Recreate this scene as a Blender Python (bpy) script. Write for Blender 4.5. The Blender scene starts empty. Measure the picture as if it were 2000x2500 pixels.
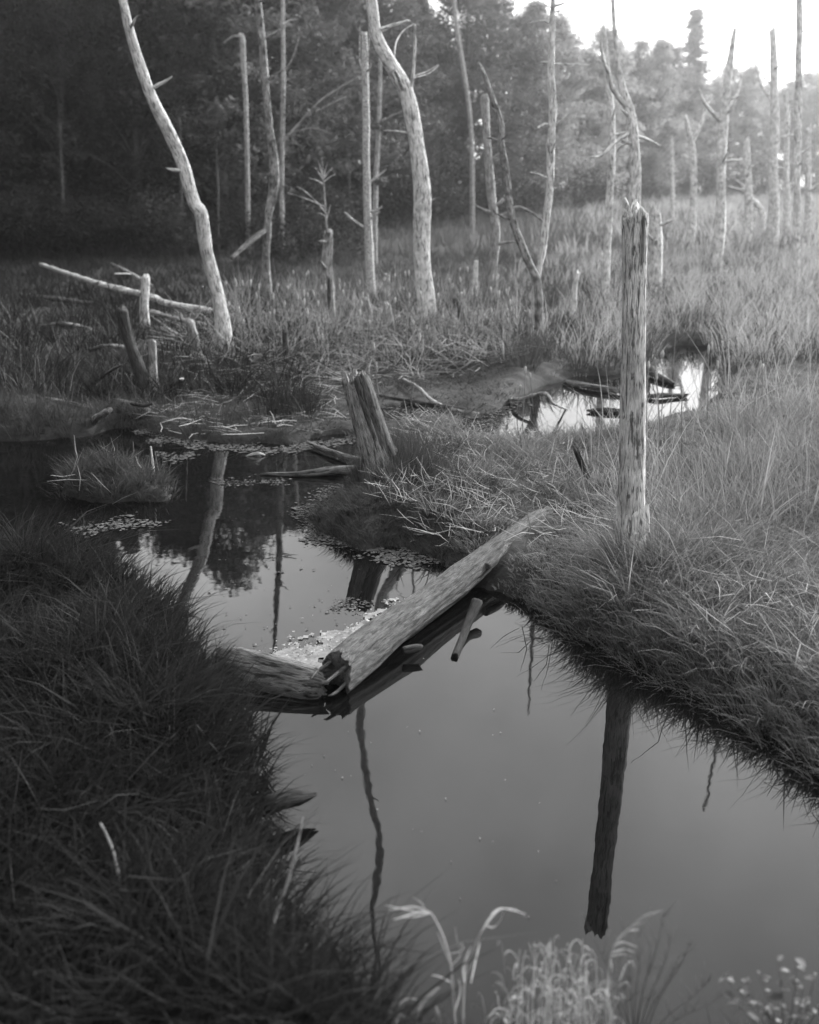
import bpy, math, random
import numpy as np
from mathutils import Vector, noise as mnoise
R = math.radians
rng = np.random.default_rng(7)
random.seed(7)
scene = bpy.context.scene

# ------------------------------------------------------------------ camera
CAM_H, PITCH, FPX = 3.0, R(16.2), 2790.0
cam_d = bpy.data.cameras.new('camera')
cam = bpy.data.objects.new('camera', cam_d)
scene.collection.objects.link(cam)
cam.location = (0, 0, CAM_H)
cam.rotation_euler = (R(90) - PITCH, 0, 0)
cam_d.sensor_fit = 'HORIZONTAL'; cam_d.sensor_width = 100.0
cam_d.lens = FPX / 2000 * 100
cam_d.clip_end = 3000
cam_d.dof.use_dof = True
cam_d.dof.focus_distance = 9.0
cam_d.dof.aperture_fstop = 5.4
scene.camera = cam

# ------------------------------------------------------------------ world and sun
SUN_AZ, SUN_EL = R(42), R(24)          # azimuth clockwise from +Y (low behind the bright haze at the upper right)
world = bpy.data.worlds.new('World'); scene.world = world
world.use_nodes = True
nt = world.node_tree; nt.nodes.clear()
sky = nt.nodes.new('ShaderNodeTexSky'); sky.sky_type = 'NISHITA'
sky.sun_disc = False; sky.sun_elevation = SUN_EL; sky.sun_rotation = SUN_AZ
sky.air_density = 1.0; sky.dust_density = 3.0; sky.ozone_density = 1.0
bw = nt.nodes.new('ShaderNodeRGBToBW')
bg = nt.nodes.new('ShaderNodeBackground'); bg.inputs['Strength'].default_value = 0.13
wo = nt.nodes.new('ShaderNodeOutputWorld')
nt.links.new(sky.outputs[0], bw.inputs[0])
# a thin bright cloud deck, the same all over the sky
tcw = nt.nodes.new('ShaderNodeTexCoord'); cln = nt.nodes.new('ShaderNodeTexNoise'); cln.inputs['Scale'].default_value = 2.6; cln.inputs['Detail'].default_value = 5
clr = nt.nodes.new('ShaderNodeMapRange'); clr.inputs[1].default_value = .34; clr.inputs[2].default_value = .66; clr.inputs[3].default_value = 3.4; clr.inputs[4].default_value = 11.6
nt.links.new(tcw.outputs['Generated'], cln.inputs['Vector']); nt.links.new(cln.outputs['Fac'], clr.inputs[0])
cmx = nt.nodes.new('ShaderNodeMixRGB'); cmx.inputs[0].default_value = .65
nt.links.new(bw.outputs[0], cmx.inputs[1]); nt.links.new(clr.outputs[0], cmx.inputs[2]); nt.links.new(cmx.outputs[0], bg.inputs['Color'])
nt.links.new(bg.outputs[0], wo.inputs['Surface'])
sun_d = bpy.data.lights.new('sun', 'SUN'); sun_d.energy = 3.2; sun_d.angle = R(5); sun_d.color = (1, 1, 1)
sun = bpy.data.objects.new('sun', sun_d); scene.collection.objects.link(sun)
sdir = Vector((math.sin(SUN_AZ) * math.cos(SUN_EL), math.cos(SUN_AZ) * math.cos(SUN_EL), math.sin(SUN_EL)))
sun.rotation_euler = sdir.to_track_quat('Z', 'Y').to_euler()
sun.location = (20, 10, 20)
HAZE_DENSITY, HAZE_G = 0.0012, 0.88
vs = scene.view_settings
vs.view_transform = 'Standard'; vs.look = 'None'; vs.gamma = 1.0; vs.use_curve_mapping = False
vs.exposure = 1.45
scene.cycles.volume_bounces = 0
scene.cycles.max_bounces = 4; scene.cycles.diffuse_bounces = 2; scene.cycles.glossy_bounces = 3; scene.cycles.transmission_bounces = 3
scene.cycles.transparent_max_bounces = 4

# ------------------------------------------------------------------ pixel helpers (photograph is 2000 x 2500)
CP, SP = math.cos(PITCH), math.sin(PITCH)
def ray(px, py):
    a = (px - 1000) / FPX; b = (1250 - py) / FPX
    return Vector((a, CP + b * SP, -SP + b * CP))
def G(px, py, z=0.0):
    r = ray(px, py); t = (z - CAM_H) / r.z
    return Vector((r.x * t, r.y * t, z))
def A(px, py, Y):
    r = ray(px, py); t = Y / r.y
    return Vector((r.x * t, Y, CAM_H + r.z * t))
def M(px, py, Y):                       # the point whose mirror image in the water is seen at this pixel
    p = A(px, py, Y); p.z = -p.z; return p
def YW(w): return G(1000, w).y
def project(P):                         # numpy (N,3) -> px,py
    P = np.asarray(P); x, y, z = P[:, 0], P[:, 1], P[:, 2] - CAM_H
    d = y * CP - z * SP; u = y * SP + z * CP
    d = np.maximum(d, 1e-3)
    return 1000 + FPX * x / d, 1250 - FPX * u / d
def gpoly(l): return np.array([G(x, y)[:2] for x, y in l])
def inpoly(P, poly):
    x, y = P[:, 0], P[:, 1]; ins = np.zeros(len(P), bool); n = len(poly)
    for i in range(n):
        x1, y1 = poly[i]; x2, y2 = poly[(i + 1) % n]
        c = ((y1 > y) != (y2 > y))
        with np.errstate(divide='ignore', invalid='ignore'):
            xi = (x2 - x1) * (y - y1) / (y2 - y1) + x1
        ins ^= c & (x < xi)
    return ins
def polydist(P, poly):
    d = np.full(len(P), 1e9); n = len(poly)
    for i in range(n):
        a = poly[i]; b = poly[(i + 1) % n]; ab = b - a
        t = np.clip(((P - a) @ ab) / max(ab @ ab, 1e-9), 0, 1)
        q = a + t[:, None] * ab
        d = np.minimum(d, np.hypot(P[:, 0] - q[:, 0], P[:, 1] - q[:, 1]))
    return d
def fbm(x, y, seed=0, octs=4, f=1.0):   # cheap smooth 2d noise from sines
    r = np.random.default_rng(seed); s = np.zeros_like(x, float); a = 1.0; tot = 0
    for o in range(octs):
        for k in range(4):
            th = r.uniform(0, 2 * math.pi); ph = r.uniform(0, 6.28); ff = f * r.uniform(.7, 1.4)
            s += a * np.sin((x * math.cos(th) + y * math.sin(th)) * ff * 2 * math.pi + ph) / 4
        tot += a; a *= .55; f *= 2.1
    return s / tot * 1.6

# ------------------------------------------------------------------ materials (all neutral greys: a black-and-white plate)
def g3(v): return (v, v, v, 1)
def new_mat(name):
    m = bpy.data.materials.new(name); m.use_nodes = True
    n = m.node_tree; n.nodes.clear()
    out = n.nodes.new('ShaderNodeOutputMaterial')
    return m, n, out
def wood(name, pale, dark, streak=1.0, bumpd=.01, patch=.5, lichen=0.0):
    m, n, out = new_mat(name)
    at = n.nodes.new('ShaderNodeAttribute'); at.attribute_name = 'bark'
    mp = n.nodes.new('ShaderNodeMapping'); mp.inputs['Scale'].default_value = (150, 150, 9)
    n.links.new(at.outputs['Vector'], mp.inputs['Vector'])
    n1 = n.nodes.new('ShaderNodeTexNoise'); n1.inputs['Scale'].default_value = 1.6; n1.inputs['Detail'].default_value = 9; n1.inputs['Roughness'].default_value = .68
    n.links.new(mp.outputs[0], n1.inputs['Vector'])
    n2 = n.nodes.new('ShaderNodeTexNoise'); n2.inputs['Scale'].default_value = 7; n2.inputs['Detail'].default_value = 4
    n.links.new(at.outputs['Vector'], n2.inputs['Vector'])
    r1 = n.nodes.new('ShaderNodeValToRGB'); r1.color_ramp.elements[0].position = .33; r1.color_ramp.elements[1].position = .33 + .3 / streak
    r1.color_ramp.elements[0].color = g3(dark); r1.color_ramp.elements[1].color = g3(pale)
    n.links.new(n1.outputs['Fac'], r1.inputs[0])
    r2 = n.nodes.new('ShaderNodeValToRGB'); r2.color_ramp.elements[0].position = .3; r2.color_ramp.elements[1].position = .62
    r2.color_ramp.elements[0].color = g3(1 - patch); r2.color_ramp.elements[1].color = g3(1.0)
    n.links.new(n2.outputs['Fac'], r2.inputs[0])
    mc = n.nodes.new('ShaderNodeMapping'); mc.inputs['Scale'].default_value = (36, 36, 5.5)
    n.links.new(at.outputs['Vector'], mc.inputs['Vector'])
    n4 = n.nodes.new('ShaderNodeTexNoise'); n4.inputs['Scale'].default_value = 1.3; n4.inputs['Detail'].default_value = 7; n4.inputs['Roughness'].default_value = .65; n4.inputs['Distortion'].default_value = .6
    n.links.new(mc.outputs[0], n4.inputs['Vector'])
    r4 = n.nodes.new('ShaderNodeValToRGB'); r4.color_ramp.elements[0].position = .40; r4.color_ramp.elements[1].position = .50
    r4.color_ramp.elements[0].color = g3(max(.12, 1 - 1.7 * patch)); r4.color_ramp.elements[1].color = g3(1.0)
    n.links.new(n4.outputs['Fac'], r4.inputs[0])
    m0 = n.nodes.new('ShaderNodeMixRGB'); m0.blend_type = 'MULTIPLY'; m0.inputs[0].default_value = 1
    n.links.new(r1.outputs[0], m0.inputs[1]); n.links.new(r4.outputs[0], m0.inputs[2])
    mu = n.nodes.new('ShaderNodeMixRGB'); mu.blend_type = 'MULTIPLY'; mu.inputs[0].default_value = 1
    n.links.new(m0.outputs[0], mu.inputs[1]); n.links.new(r2.outputs[0], mu.inputs[2])
    col = mu.outputs[0]
    if lichen > 0:
        n3 = n.nodes.new('ShaderNodeTexNoise'); n3.inputs['Scale'].default_value = 46; n3.inputs['Detail'].default_value = 3
        n.links.new(at.outputs['Vector'], n3.inputs['Vector'])
        r3 = n.nodes.new('ShaderNodeValToRGB'); r3.color_ramp.elements[0].position = .5; r3.color_ramp.elements[1].position = .58
        n.links.new(n3.outputs['Fac'], r3.inputs[0])
        mx = n.nodes.new('ShaderNodeMixRGB'); mx.inputs[2].default_value = g3(lichen)
        n.links.new(r3.outputs[0], mx.inputs[0]); n.links.new(col, mx.inputs[1]); col = mx.outputs[0]
    b = n.nodes.new('ShaderNodeBsdfPrincipled'); b.inputs['Roughness'].default_value = .85
    b.inputs['Specular IOR Level'].default_value = .2
    n.links.new(col, b.inputs['Base Color'])
    bp = n.nodes.new('ShaderNodeBump'); bp.inputs['Strength'].default_value = .9; bp.inputs['Distance'].default_value = bumpd
    hs = n.nodes.new('ShaderNodeMath'); hs.operation = 'MULTIPLY_ADD'; hs.inputs[1].default_value = 1.6
    n.links.new(n4.outputs['Fac'], hs.inputs[0]); n.links.new(n1.outputs['Fac'], hs.inputs[2])
    n.links.new(hs.outputs[0], bp.inputs['Height']); n.links.new(bp.outputs[0], b.inputs['Normal'])
    n.links.new(b.outputs[0], out.inputs['Surface'])
    return m
def plant(name, v0, v1, trans=.3, tcol=1.2, rough=.7, objrand=0.0):
    m, n, out = new_mat(name)
    at = n.nodes.new('ShaderNodeAttribute'); at.attribute_name = 'shade'
    mx = n.nodes.new('ShaderNodeMixRGB'); mx.inputs[1].default_value = g3(v0); mx.inputs[2].default_value = g3(v1)
    n.links.new(at.outputs['Fac'], mx.inputs[0]); col = mx.outputs[0]
    if objrand:
        oi = n.nodes.new('ShaderNodeObjectInfo')
        mr = n.nodes.new('ShaderNodeMapRange'); mr.inputs[3].default_value = 1 - objrand; mr.inputs[4].default_value = 1 + objrand
        n.links.new(oi.outputs['Random'], mr.inputs[0])
        m2 = n.nodes.new('ShaderNodeMixRGB'); m2.blend_type = 'MULTIPLY'; m2.inputs[0].default_value = 1
        n.links.new(col, m2.inputs[1]); n.links.new(mr.outputs[0], m2.inputs[2]); col = m2.outputs[0]
    b = n.nodes.new('ShaderNodeBsdfPrincipled'); b.inputs['Roughness'].default_value = rough; b.inputs['Specular IOR Level'].default_value = .06
    n.links.new(col, b.inputs['Base Color'])
    t = n.nodes.new('ShaderNodeBsdfTranslucent')
    sc = n.nodes.new('ShaderNodeMixRGB'); sc.blend_type = 'MULTIPLY'; sc.inputs[0].default_value = 1; sc.inputs[2].default_value = g3(tcol)
    n.links.new(col, sc.inputs[1]); n.links.new(sc.outputs[0], t.inputs['Color'])
    ms = n.nodes.new('ShaderNodeMixShader'); ms.inputs[0].default_value = trans
    n.links.new(b.outputs[0], ms.inputs[1]); n.links.new(t.outputs[0], ms.inputs[2])
    n.links.new(ms.outputs[0], out.inputs['Surface'])
    return m
def earth(name, v0, v1, scale=6, bumpd=.03):
    m, n, out = new_mat(name)
    tc = n.nodes.new('ShaderNodeTexCoord')
    n1 = n.nodes.new('ShaderNodeTexNoise'); n1.inputs['Scale'].default_value = scale; n1.inputs['Detail'].default_value = 10; n1.inputs['Roughness'].default_value = .7
    n.links.new(tc.outputs['Object'], n1.inputs['Vector'])
    r1 = n.nodes.new('ShaderNodeValToRGB'); r1.color_ramp.elements[0].position = .35; r1.color_ramp.elements[1].position = .68
    r1.color_ramp.elements[0].color = g3(v0); r1.color_ramp.elements[1].color = g3(v1)
    n.links.new(n1.outputs['Fac'], r1.inputs[0])
    b = n.nodes.new('ShaderNodeBsdfPrincipled'); b.inputs['Roughness'].default_value = .9; b.inputs['Specular IOR Level'].default_value = .2
    n.links.new(r1.outputs[0], b.inputs['Base Color'])
    bp = n.nodes.new('ShaderNodeBump'); bp.inputs['Strength'].default_value = 1; bp.inputs['Distance'].default_value = bumpd
    n.links.new(n1.outputs['Fac'], bp.inputs['Height']); n.links.new(bp.outputs[0], b.inputs['Normal'])
    n.links.new(b.outputs[0], out.inputs['Surface'])
    return m
def water_mat():
    m, n, out = new_mat('still_water')
    tc = n.nodes.new('ShaderNodeTexCoord')
    n1 = n.nodes.new('ShaderNodeTexNoise'); n1.inputs['Scale'].default_value = 1.6; n1.inputs['Detail'].default_value = 3
    n2 = n.nodes.new('ShaderNodeTexNoise'); n2.inputs['Scale'].default_value = 9; n2.inputs['Detail'].default_value = 2
    n.links.new(tc.outputs['Object'], n1.inputs['Vector']); n.links.new(tc.outputs['Object'], n2.inputs['Vector'])
    ad = n.nodes.new('ShaderNodeMath'); ad.operation = 'MULTIPLY_ADD'; ad.inputs[1].default_value = .12
    n.links.new(n2.outputs['Fac'], ad.inputs[0]); n.links.new(n1.outputs['Fac'], ad.inputs[2])
    bp = n.nodes.new('ShaderNodeBump'); bp.inputs['Strength'].default_value = 1.0; bp.inputs['Distance'].default_value = .0012
    n.links.new(ad.outputs[0], bp.inputs['Height'])
    b = n.nodes.new('ShaderNodeBsdfPrincipled')
    b.inputs['Base Color'].default_value = g3(.003); b.inputs['Roughness'].default_value = .012; b.inputs['IOR'].default_value = 1.34
    n.links.new(bp.outputs[0], b.inputs['Normal'])
    n.links.new(b.outputs[0], out.inputs['Surface'])
    return m

M_PALE = wood('weathered_pale_wood', .78, .22, 1.3, .014, .46)
M_MID = wood('weathered_grey_wood', .46, .11, 1.1, .012, .45)
M_LICHEN = wood('lichen_bark', .36, .12, 1.0, .015, .3, .55)
M_BIRCH = wood('patchy_bark', .50, .04, .9, .01, .85)
M_DARK = wood('dark_wet_wood', .10, .025, 1.0, .012, .5)
M_WET = wood('soaked_black_wood', .035, .012, 1.0, .01, .5)
M_BARK = wood('dark_bark', .16, .04, 1.0, .02, .5)
M_STUMP = wood('split_stump_wood', .46, .05, 1.0, .018, .4)
M_GREY = wood('wet_grey_wood', .24, .05, 1.0, .012, .5)
M_LOG = wood('log_wood', .16, .03, 1.0, .014, .34)
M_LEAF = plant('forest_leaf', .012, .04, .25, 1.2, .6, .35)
M_LEAF_FAR = plant('flare_paled_leaf', .14, .34, .4, 1.3, .6, .3)  # leaves paled to carry the lens flare over the right treeline
M_LEAF_MID = plant('sunlit_leaf', .035, .10, .4, 1.3, .6, .2)  # leaf colour raised for crowns that catch light from above
M_MARSH = plant('mid_marsh_sedge', .022, .075)
M_LEAF_PALE = plant('pale_leaf', .03, .08, .4, 1.3, .5, .2)
M_NEEDLE = plant('needle_leaf', .015, .04, .15, 1.2, .6, .3)
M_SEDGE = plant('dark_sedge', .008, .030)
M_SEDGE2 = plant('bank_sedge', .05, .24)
M_REED = plant('marsh_reed', .08, .28)
M_PALEREED = plant('light_paled_reed', .16, .42)  # dead grass colour raised to stand for the brighter light on the right
M_FAR = plant('far_marsh_grass', .045, .13)
M_STRAW = plant('dead_straw', .13, .42, .2, 1.1)
M_DRY = plant('dry_grass', .24, .62, .3, 1.1)
M_HEAD = plant('cattail_fluff', .3, .55, .2, 1.0, .9)
M_STEM = plant('thin_stem', .08, .14, .1, 1.0)
M_GROUND = earth('marsh_soil', .012, .04, 9)
M_MOSS = earth('mud_moss', .03, .09, 14)
M_SCUM = earth('floating_scum', .12, .26, 9, .01)
M_WATER = water_mat()

# ------------------------------------------------------------------ object helpers
COL = scene.collection
def mesh_np(name, V, F4=None, F3=None, mat=None, shade=None, bark=None, smooth=False):
    me = bpy.data.meshes.new(name)
    V = np.asarray(V, np.float32)
    F4 = np.zeros((0, 4), np.int32) if F4 is None else np.asarray(F4, np.int32).reshape(-1, 4)
    F3 = np.zeros((0, 3), np.int32) if F3 is None else np.asarray(F3, np.int32).reshape(-1, 3)
    me.vertices.add(len(V)); me.vertices.foreach_set('co', V.ravel())
    nl = F4.size + F3.size
    me.loops.add(nl); me.loops.foreach_set('vertex_index', np.concatenate([F4.ravel(), F3.ravel()]))
    nf = len(F4) + len(F3)
    me.polygons.add(nf)
    st = np.concatenate([np.arange(len(F4)) * 4, F4.size + np.arange(len(F3)) * 3]).astype(np.int32)
    me.polygons.foreach_set('loop_start', st)
    me.polygons.foreach_set('use_smooth', np.full(nf, smooth))
    me.update(calc_edges=True); me.validate()
    if shade is not None:
        a = me.attributes.new('shade', 'FLOAT', 'POINT'); a.data.foreach_set('value', np.asarray(shade, np.float32))
    if bark is not None:
        a = me.attributes.new('bark', 'FLOAT_VECTOR', 'POINT'); a.data.foreach_set('vector', np.asarray(bark, np.float32).ravel())
    if mat: me.materials.append(mat)
    return me
def link(name, data, parent=None, loc=(0, 0, 0)):
    o = bpy.data.objects.new(name, data); COL.objects.link(o); o.location = loc
    if parent: o.parent = parent
    return o
def tag(o, label, cat, group=None):
    o['label'] = label; o['category'] = cat
    if group: o['group'] = group
    return o
def struct(o): o['kind'] = 'structure'; return o
def stuff(o, label=None, cat=None):
    o['kind'] = 'stuff'
    if label: o['label'] = label; o['category'] = cat
    return o
def thing(name, label, cat, loc, group=None, rz=0):
    o = link(name, None, None, loc); o.rotation_euler.z = rz; o.empty_display_size = .2
    return tag(o, label, cat, group)
def copy_tree(o, parent=None):
    c = o.copy(); COL.objects.link(c); c.parent = parent
    for ch in o.children: copy_tree(ch, c)
    return c
def catmull(pts, n):
    P = [np.array(p, float) for p in pts]; P = [2 * P[0] - P[1]] + P + [2 * P[-1] - P[-2]]; P = np.array(P)
    m = len(pts) - 1; out = []
    for s in np.linspace(0, m, n):
        i = min(int(s), m - 1); t = s - i
        p0, p1, p2, p3 = P[i:i + 4]
        out.append(.5 * ((2 * p1) + (-p0 + p2) * t + (2 * p0 - 5 * p1 + 4 * p2 - p3) * t * t + (-p0 + 3 * p1 - 3 * p2 + p3) * t ** 3))
    return np.array(out)
def tube(pts, radii, sides=12, step=None, rough=.08, ridge=.04, seed=0, jag1=0.0, jag0=0.0, cap=True, ang=None, lump=0.0, ridge_k=9):
    """tapered, uneven tube through pts; jag1/jag0 splinter the far/near end. returns V, F4, F3, bark"""
    r = np.random.default_rng(seed)
    pts = [Vector(p) for p in pts]
    L = sum((pts[i + 1] - pts[i]).length for i in range(len(pts) - 1))
    rm = float(np.mean(radii))
    n = max(4, int(L / (step or max(rm * 1.2, L / 160))) + 1, len(pts))
    C = catmull(pts, n)
    rad = np.interp(np.linspace(0, 1, n), np.linspace(0, 1, len(radii)), radii)
    T = np.gradient(C, axis=0); T /= np.linalg.norm(T, axis=1)[:, None] + 1e-9
    up = np.array([0, 1.0, 0]) if abs(T[0, 1]) < .9 else np.array([1.0, 0, 0])
    N = np.zeros_like(C); v = np.cross(up, T[0]); v /= np.linalg.norm(v); N[0] = v
    for i in range(1, n):
        v = N[i - 1] - T[i] * (N[i - 1] @ T[i]); N[i] = v / (np.linalg.norm(v) + 1e-9)
    B = np.cross(T, N)
    seg = np.r_[0, np.cumsum(np.linalg.norm(np.diff(C, axis=0), axis=1))]
    full = ang is None
    th = np.linspace(0, 2 * math.pi, sides, endpoint=False) if full else np.linspace(ang[0], ang[1], sides)
    TH, S = np.meshgrid(th, seg)
    f = np.ones_like(TH)
    for k in range(1, 4):
        for q in range(3):
            f += rough / 3 * np.cos(k * TH + r.uniform(0, 6.28) + S / rm * r.uniform(.05, .5)) * r.uniform(.5, 1.2)
    for q in range(4):
        k = int(r.integers(max(3, ridge_k - 4), ridge_k + 5))
        f += ridge / 2 * np.cos(k * TH + r.uniform(0, 6.28) + .6 * np.sin(S / rm * r.uniform(.1, .3) + r.uniform(0, 6)))
    if lump:
        for q in range(10):
            f += lump * np.exp(-((S - r.uniform(0, L)) / (rm * 1.2)) ** 2) * (.5 + .5 * np.cos(TH - r.uniform(0, 6.28)))
    RR = rad[:, None] * f
    V = C[:, None, :] + RR[..., None] * (np.cos(TH)[..., None] * N[:, None, :] + np.sin(TH)[..., None] * B[:, None, :])
    def jagf():
        j = np.zeros_like(th)
        for k in (1, 2, 3, 5, 8, 13): j += np.cos(k * th + r.uniform(0, 6.28)) / k ** .7
        j += r.uniform(-.5, .5, len(th)); return (j - j.min()) / (j.max() - j.min() + 1e-9)
    if jag1:
        j = jagf(); w = np.clip((seg - (L - jag1 * 1.3)) / (jag1 * 1.3), 0, 1)
        V += (w[:, None] * (j - 1)[None, :] * jag1)[..., None] * T[:, None, :] * .95
    if jag0:
        j = jagf(); w = np.clip((jag0 * 1.3 - seg) / (jag0 * 1.3), 0, 1)
        V -= (w[:, None] * (j - 1)[None, :] * jag0)[..., None] * T[:, None, :] * .95
    off = r.uniform(0, 50)
    bark = np.stack([np.cos(TH) * rm + off, np.sin(TH) * rm, S], -1).reshape(-1, 3)
    V = V.reshape(-1, 3)
    idx = np.arange(n * sides).reshape(n, sides)
    if full:
        a = idx[:-1]; b = np.roll(idx, -1, 1)[:-1]; c = np.roll(idx, -1, 1)[1:]; d = idx[1:]
    else:
        a = idx[:-1, :-1]; b = idx[:-1, 1:]; c = idx[1:, 1:]; d = idx[1:, :-1]
    F4 = np.stack([a, b, c, d], -1).reshape(-1, 4)
    F3 = np.zeros((0, 3), int)
    if cap and full:
        c0 = len(V); depth = (jag0 * .9, jag1 * .9)
        e0 = C[0] + T[0] * depth[0]; e1 = C[-1] - T[-1] * depth[1]
        V = np.vstack([V, e0, e1]); bark = np.vstack([bark, [off, 0, 0], [off, 0, L]])
        F3 = np.vstack([np.stack([np.roll(idx[0], -1), idx[0], np.full(sides, c0)], -1),
                        np.stack([idx[-1], np.roll(idx[-1], -1), np.full(sides, c0 + 1)], -1)])
    return V, F4, F3, bark
def merge(parts):
    V, F4, F3, B = [], [], [], []; o = 0
    for v, a, b, k in parts:
        V.append(v); F4.append(a + o); F3.append(b + o); B.append(k); o += len(v)
    return np.vstack(V), np.vstack(F4), np.vstack(F3), np.vstack(B)
def tube_mesh(name, t, mat, base):
    V, F4, F3, B = t
    return mesh_np(name, V - np.array(base), F4, F3, mat, bark=B, smooth=True, shade=np.full(len(V), .5))

# ------------------------------------------------------------------ setting: ground and water
WATER_A = gpoly([(-200, 1090), (0, 1078), (180, 1070), (330, 1040), (400, 1062), (520, 1080), (700, 1085), (780, 1068), (880, 1052),
                 (892, 1100), (900, 1150), (850, 1200), (800, 1245), (768, 1275), (800, 1310), (881, 1338), (945, 1328), (1000, 1342), (1060, 1360),
                 (1100, 1385), (1130, 1410), (1155, 1430), (1190, 1445), (1250, 1455), (1330, 1488), (1420, 1535), (1600, 1628), (1800, 1748), (2000, 1868), (2300, 2040),
                 (2420, 2600), (1800, 2620), (1300, 2600), (1000, 2600), (820, 2520), (750, 2400), (690, 2235), (650, 2100), (632, 2000), (622, 1900),
                 (615, 1820), (595, 1765), (575, 1720), (545, 1690), (510, 1650), (465, 1600), (430, 1550), (380, 1500), (300, 1460), (180, 1440), (60, 1430), (-200, 1420)])
WATER_B = gpoly([(1120, 1030), (1200, 1005), (1250, 980), (1320, 945), (1400, 920), (1500, 915), (1590, 905), (1600, 865), (1640, 842), (1730, 845), (1765, 890),
                 (1760, 950), (1710, 1010), (1600, 1045), (1500, 1070), (1400, 1095), (1300, 1105), (1200, 1095), (1150, 1065)])
WATER_C = gpoly([(905, 1000), (990, 985), (1090, 1000), (1150, 1020), (1150, 1045), (1040, 1050), (930, 1040)])
ISLE = gpoly([(150, 1210), (260, 1228), (410, 1222), (395, 1180), (330, 1150), (250, 1138), (165, 1160)])
MUD = gpoly([(60, 900), (400, 930), (640, 900), (900, 860), (1150, 900), (1280, 940), (1200, 1010), (1150, 1045), (900, 1060), (780, 1068), (700, 1085), (520, 1082), (400, 1062), (330, 1040), (60, 1080)])
def land(P):
    """signed distance to the water's edge: positive on land"""
    P = np.asarray(P)[:, :2]
    best = None
    for poly in (WATER_A, WATER_B, WATER_C):
        d = polydist(P, poly); s = np.where(inpoly(P, poly), -d, d)
        best = s if best is None else np.minimum(best, s)
    d = polydist(P, ISLE); i = np.where(inpoly(P, ISLE), d, -d)
    return np.maximum(best, i)
def ground_z(P):
    P = np.asarray(P)[:, :2]; x, y = P[:, 0], P[:, 1]
    s = land(P) + .13 * fbm(x, y, 3, 4, 1.1)
    mud = np.where(inpoly(P, MUD), np.clip(polydist(P, MUD) / .8, 0, 1), 0)
    rise = np.clip(s / .5, -1, 1); rise = np.where(rise > 0, 1 - (1 - rise) ** 2, rise)
    hgt = np.where(s > 0, .02 + .20 * rise + (.06 * fbm(x, y, 5, 3, .35) + .035 * fbm(x, y, 6, 3, 2.2)) * np.clip(s * 2, 0, 1), -.35 * np.clip(-s / .4, 0, 1) - .01)
    hm = .022 + .022 * fbm(x, y, 9, 4, .6) + .014 * fbm(x, y, 10, 3, 3.0)
    hgt = np.where(s > 0, hgt * (1 - mud) + hm * mud, hgt)
    near = np.clip((3.35 - y) / .5, 0, 1)
    hgt = np.where(s > 0, hgt + .2 * near, hgt)
    fl = np.clip((np.hypot(x, y - 20) - 30) / 60, 0, 1)
    return hgt + fl * .25
def axis(dense0, dense1, step, far0, far1):
    a = list(np.arange(dense0, dense1 + 1e-6, step)); s = step
    while a[-1] < far1: s *= 1.22; a.append(a[-1] + s)
    b = []; s = step; v = dense0
    while v > far0: s *= 1.22; v -= s; b.append(v)
    return np.array(b[::-1] + a)
gx = axis(-8, 8, .07, -260, 260); gy = axis(2.6, 22, .07, -60, 300)
GX, GY = np.meshgrid(gx, gy); P2 = np.stack([GX.ravel(), GY.ravel()], -1)
GZ = ground_z(P2)
idx = np.arange(len(P2)).reshape(GX.shape)
F = np.stack([idx[:-1, :-1], idx[:-1, 1:], idx[1:, 1:], idx[1:, :-1]], -1).reshape(-1, 4)
ground = struct(link('ground', mesh_np('ground', np.c_[P2, GZ], F, None, M_GROUND, smooth=True)))
ground['label'] = 'dark marsh soil and mud between the pools'
wv = np.array([[-30, 2.2, 0], [30, 2.2, 0], [30, 34, 0], [-30, 34, 0]], float)
water = struct(link('water', mesh_np('water', wv, [[0, 1, 2, 3]], None, M_WATER)))
water['label'] = 'still dark water mirroring the pale sky'

# ------------------------------------------------------------------ blades
def blade_mesh(name, P, H, W, DIR, LEAN, CURL, mat, shade):
    N = len(P); ts = np.array([0, .38, .72, 1.0]); ws = np.array([1, .85, .5, 0])
    yaw = rng.uniform(0, 2 * math.pi, N); side = np.stack([np.cos(yaw), np.sin(yaw), np.zeros(N)], -1)
    d = np.stack([np.cos(DIR), np.sin(DIR), np.zeros(N)], -1)
    V = np.zeros((N, 7, 3)); 
    for i, t in enumerate(ts):
        c = P + d * (H * (LEAN * t + CURL * t * t))[:, None]
        c = c + np.stack([np.zeros(N), np.zeros(N), H * (t - .42 * np.clip(LEAN + CURL, 0, 1.6) * t ** 2.2)], -1)
        if i < 3:
            V[:, 2 * i] = c - side * (W * ws[i] / 2)[:, None]; V[:, 2 * i + 1] = c + side * (W * ws[i] / 2)[:, None]
        else: V[:, 6] = c
    o = (np.arange(N) * 7)[:, None]
    F4 = np.concatenate([o + np.array([0, 1, 3, 2]), o + np.array([2, 3, 5, 4])]); F3 = o + np.array([4, 5, 6])
    return mesh_np(name, V.reshape(-1, 3), F4, F3, mat, shade=np.repeat(shade, 7))
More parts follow.
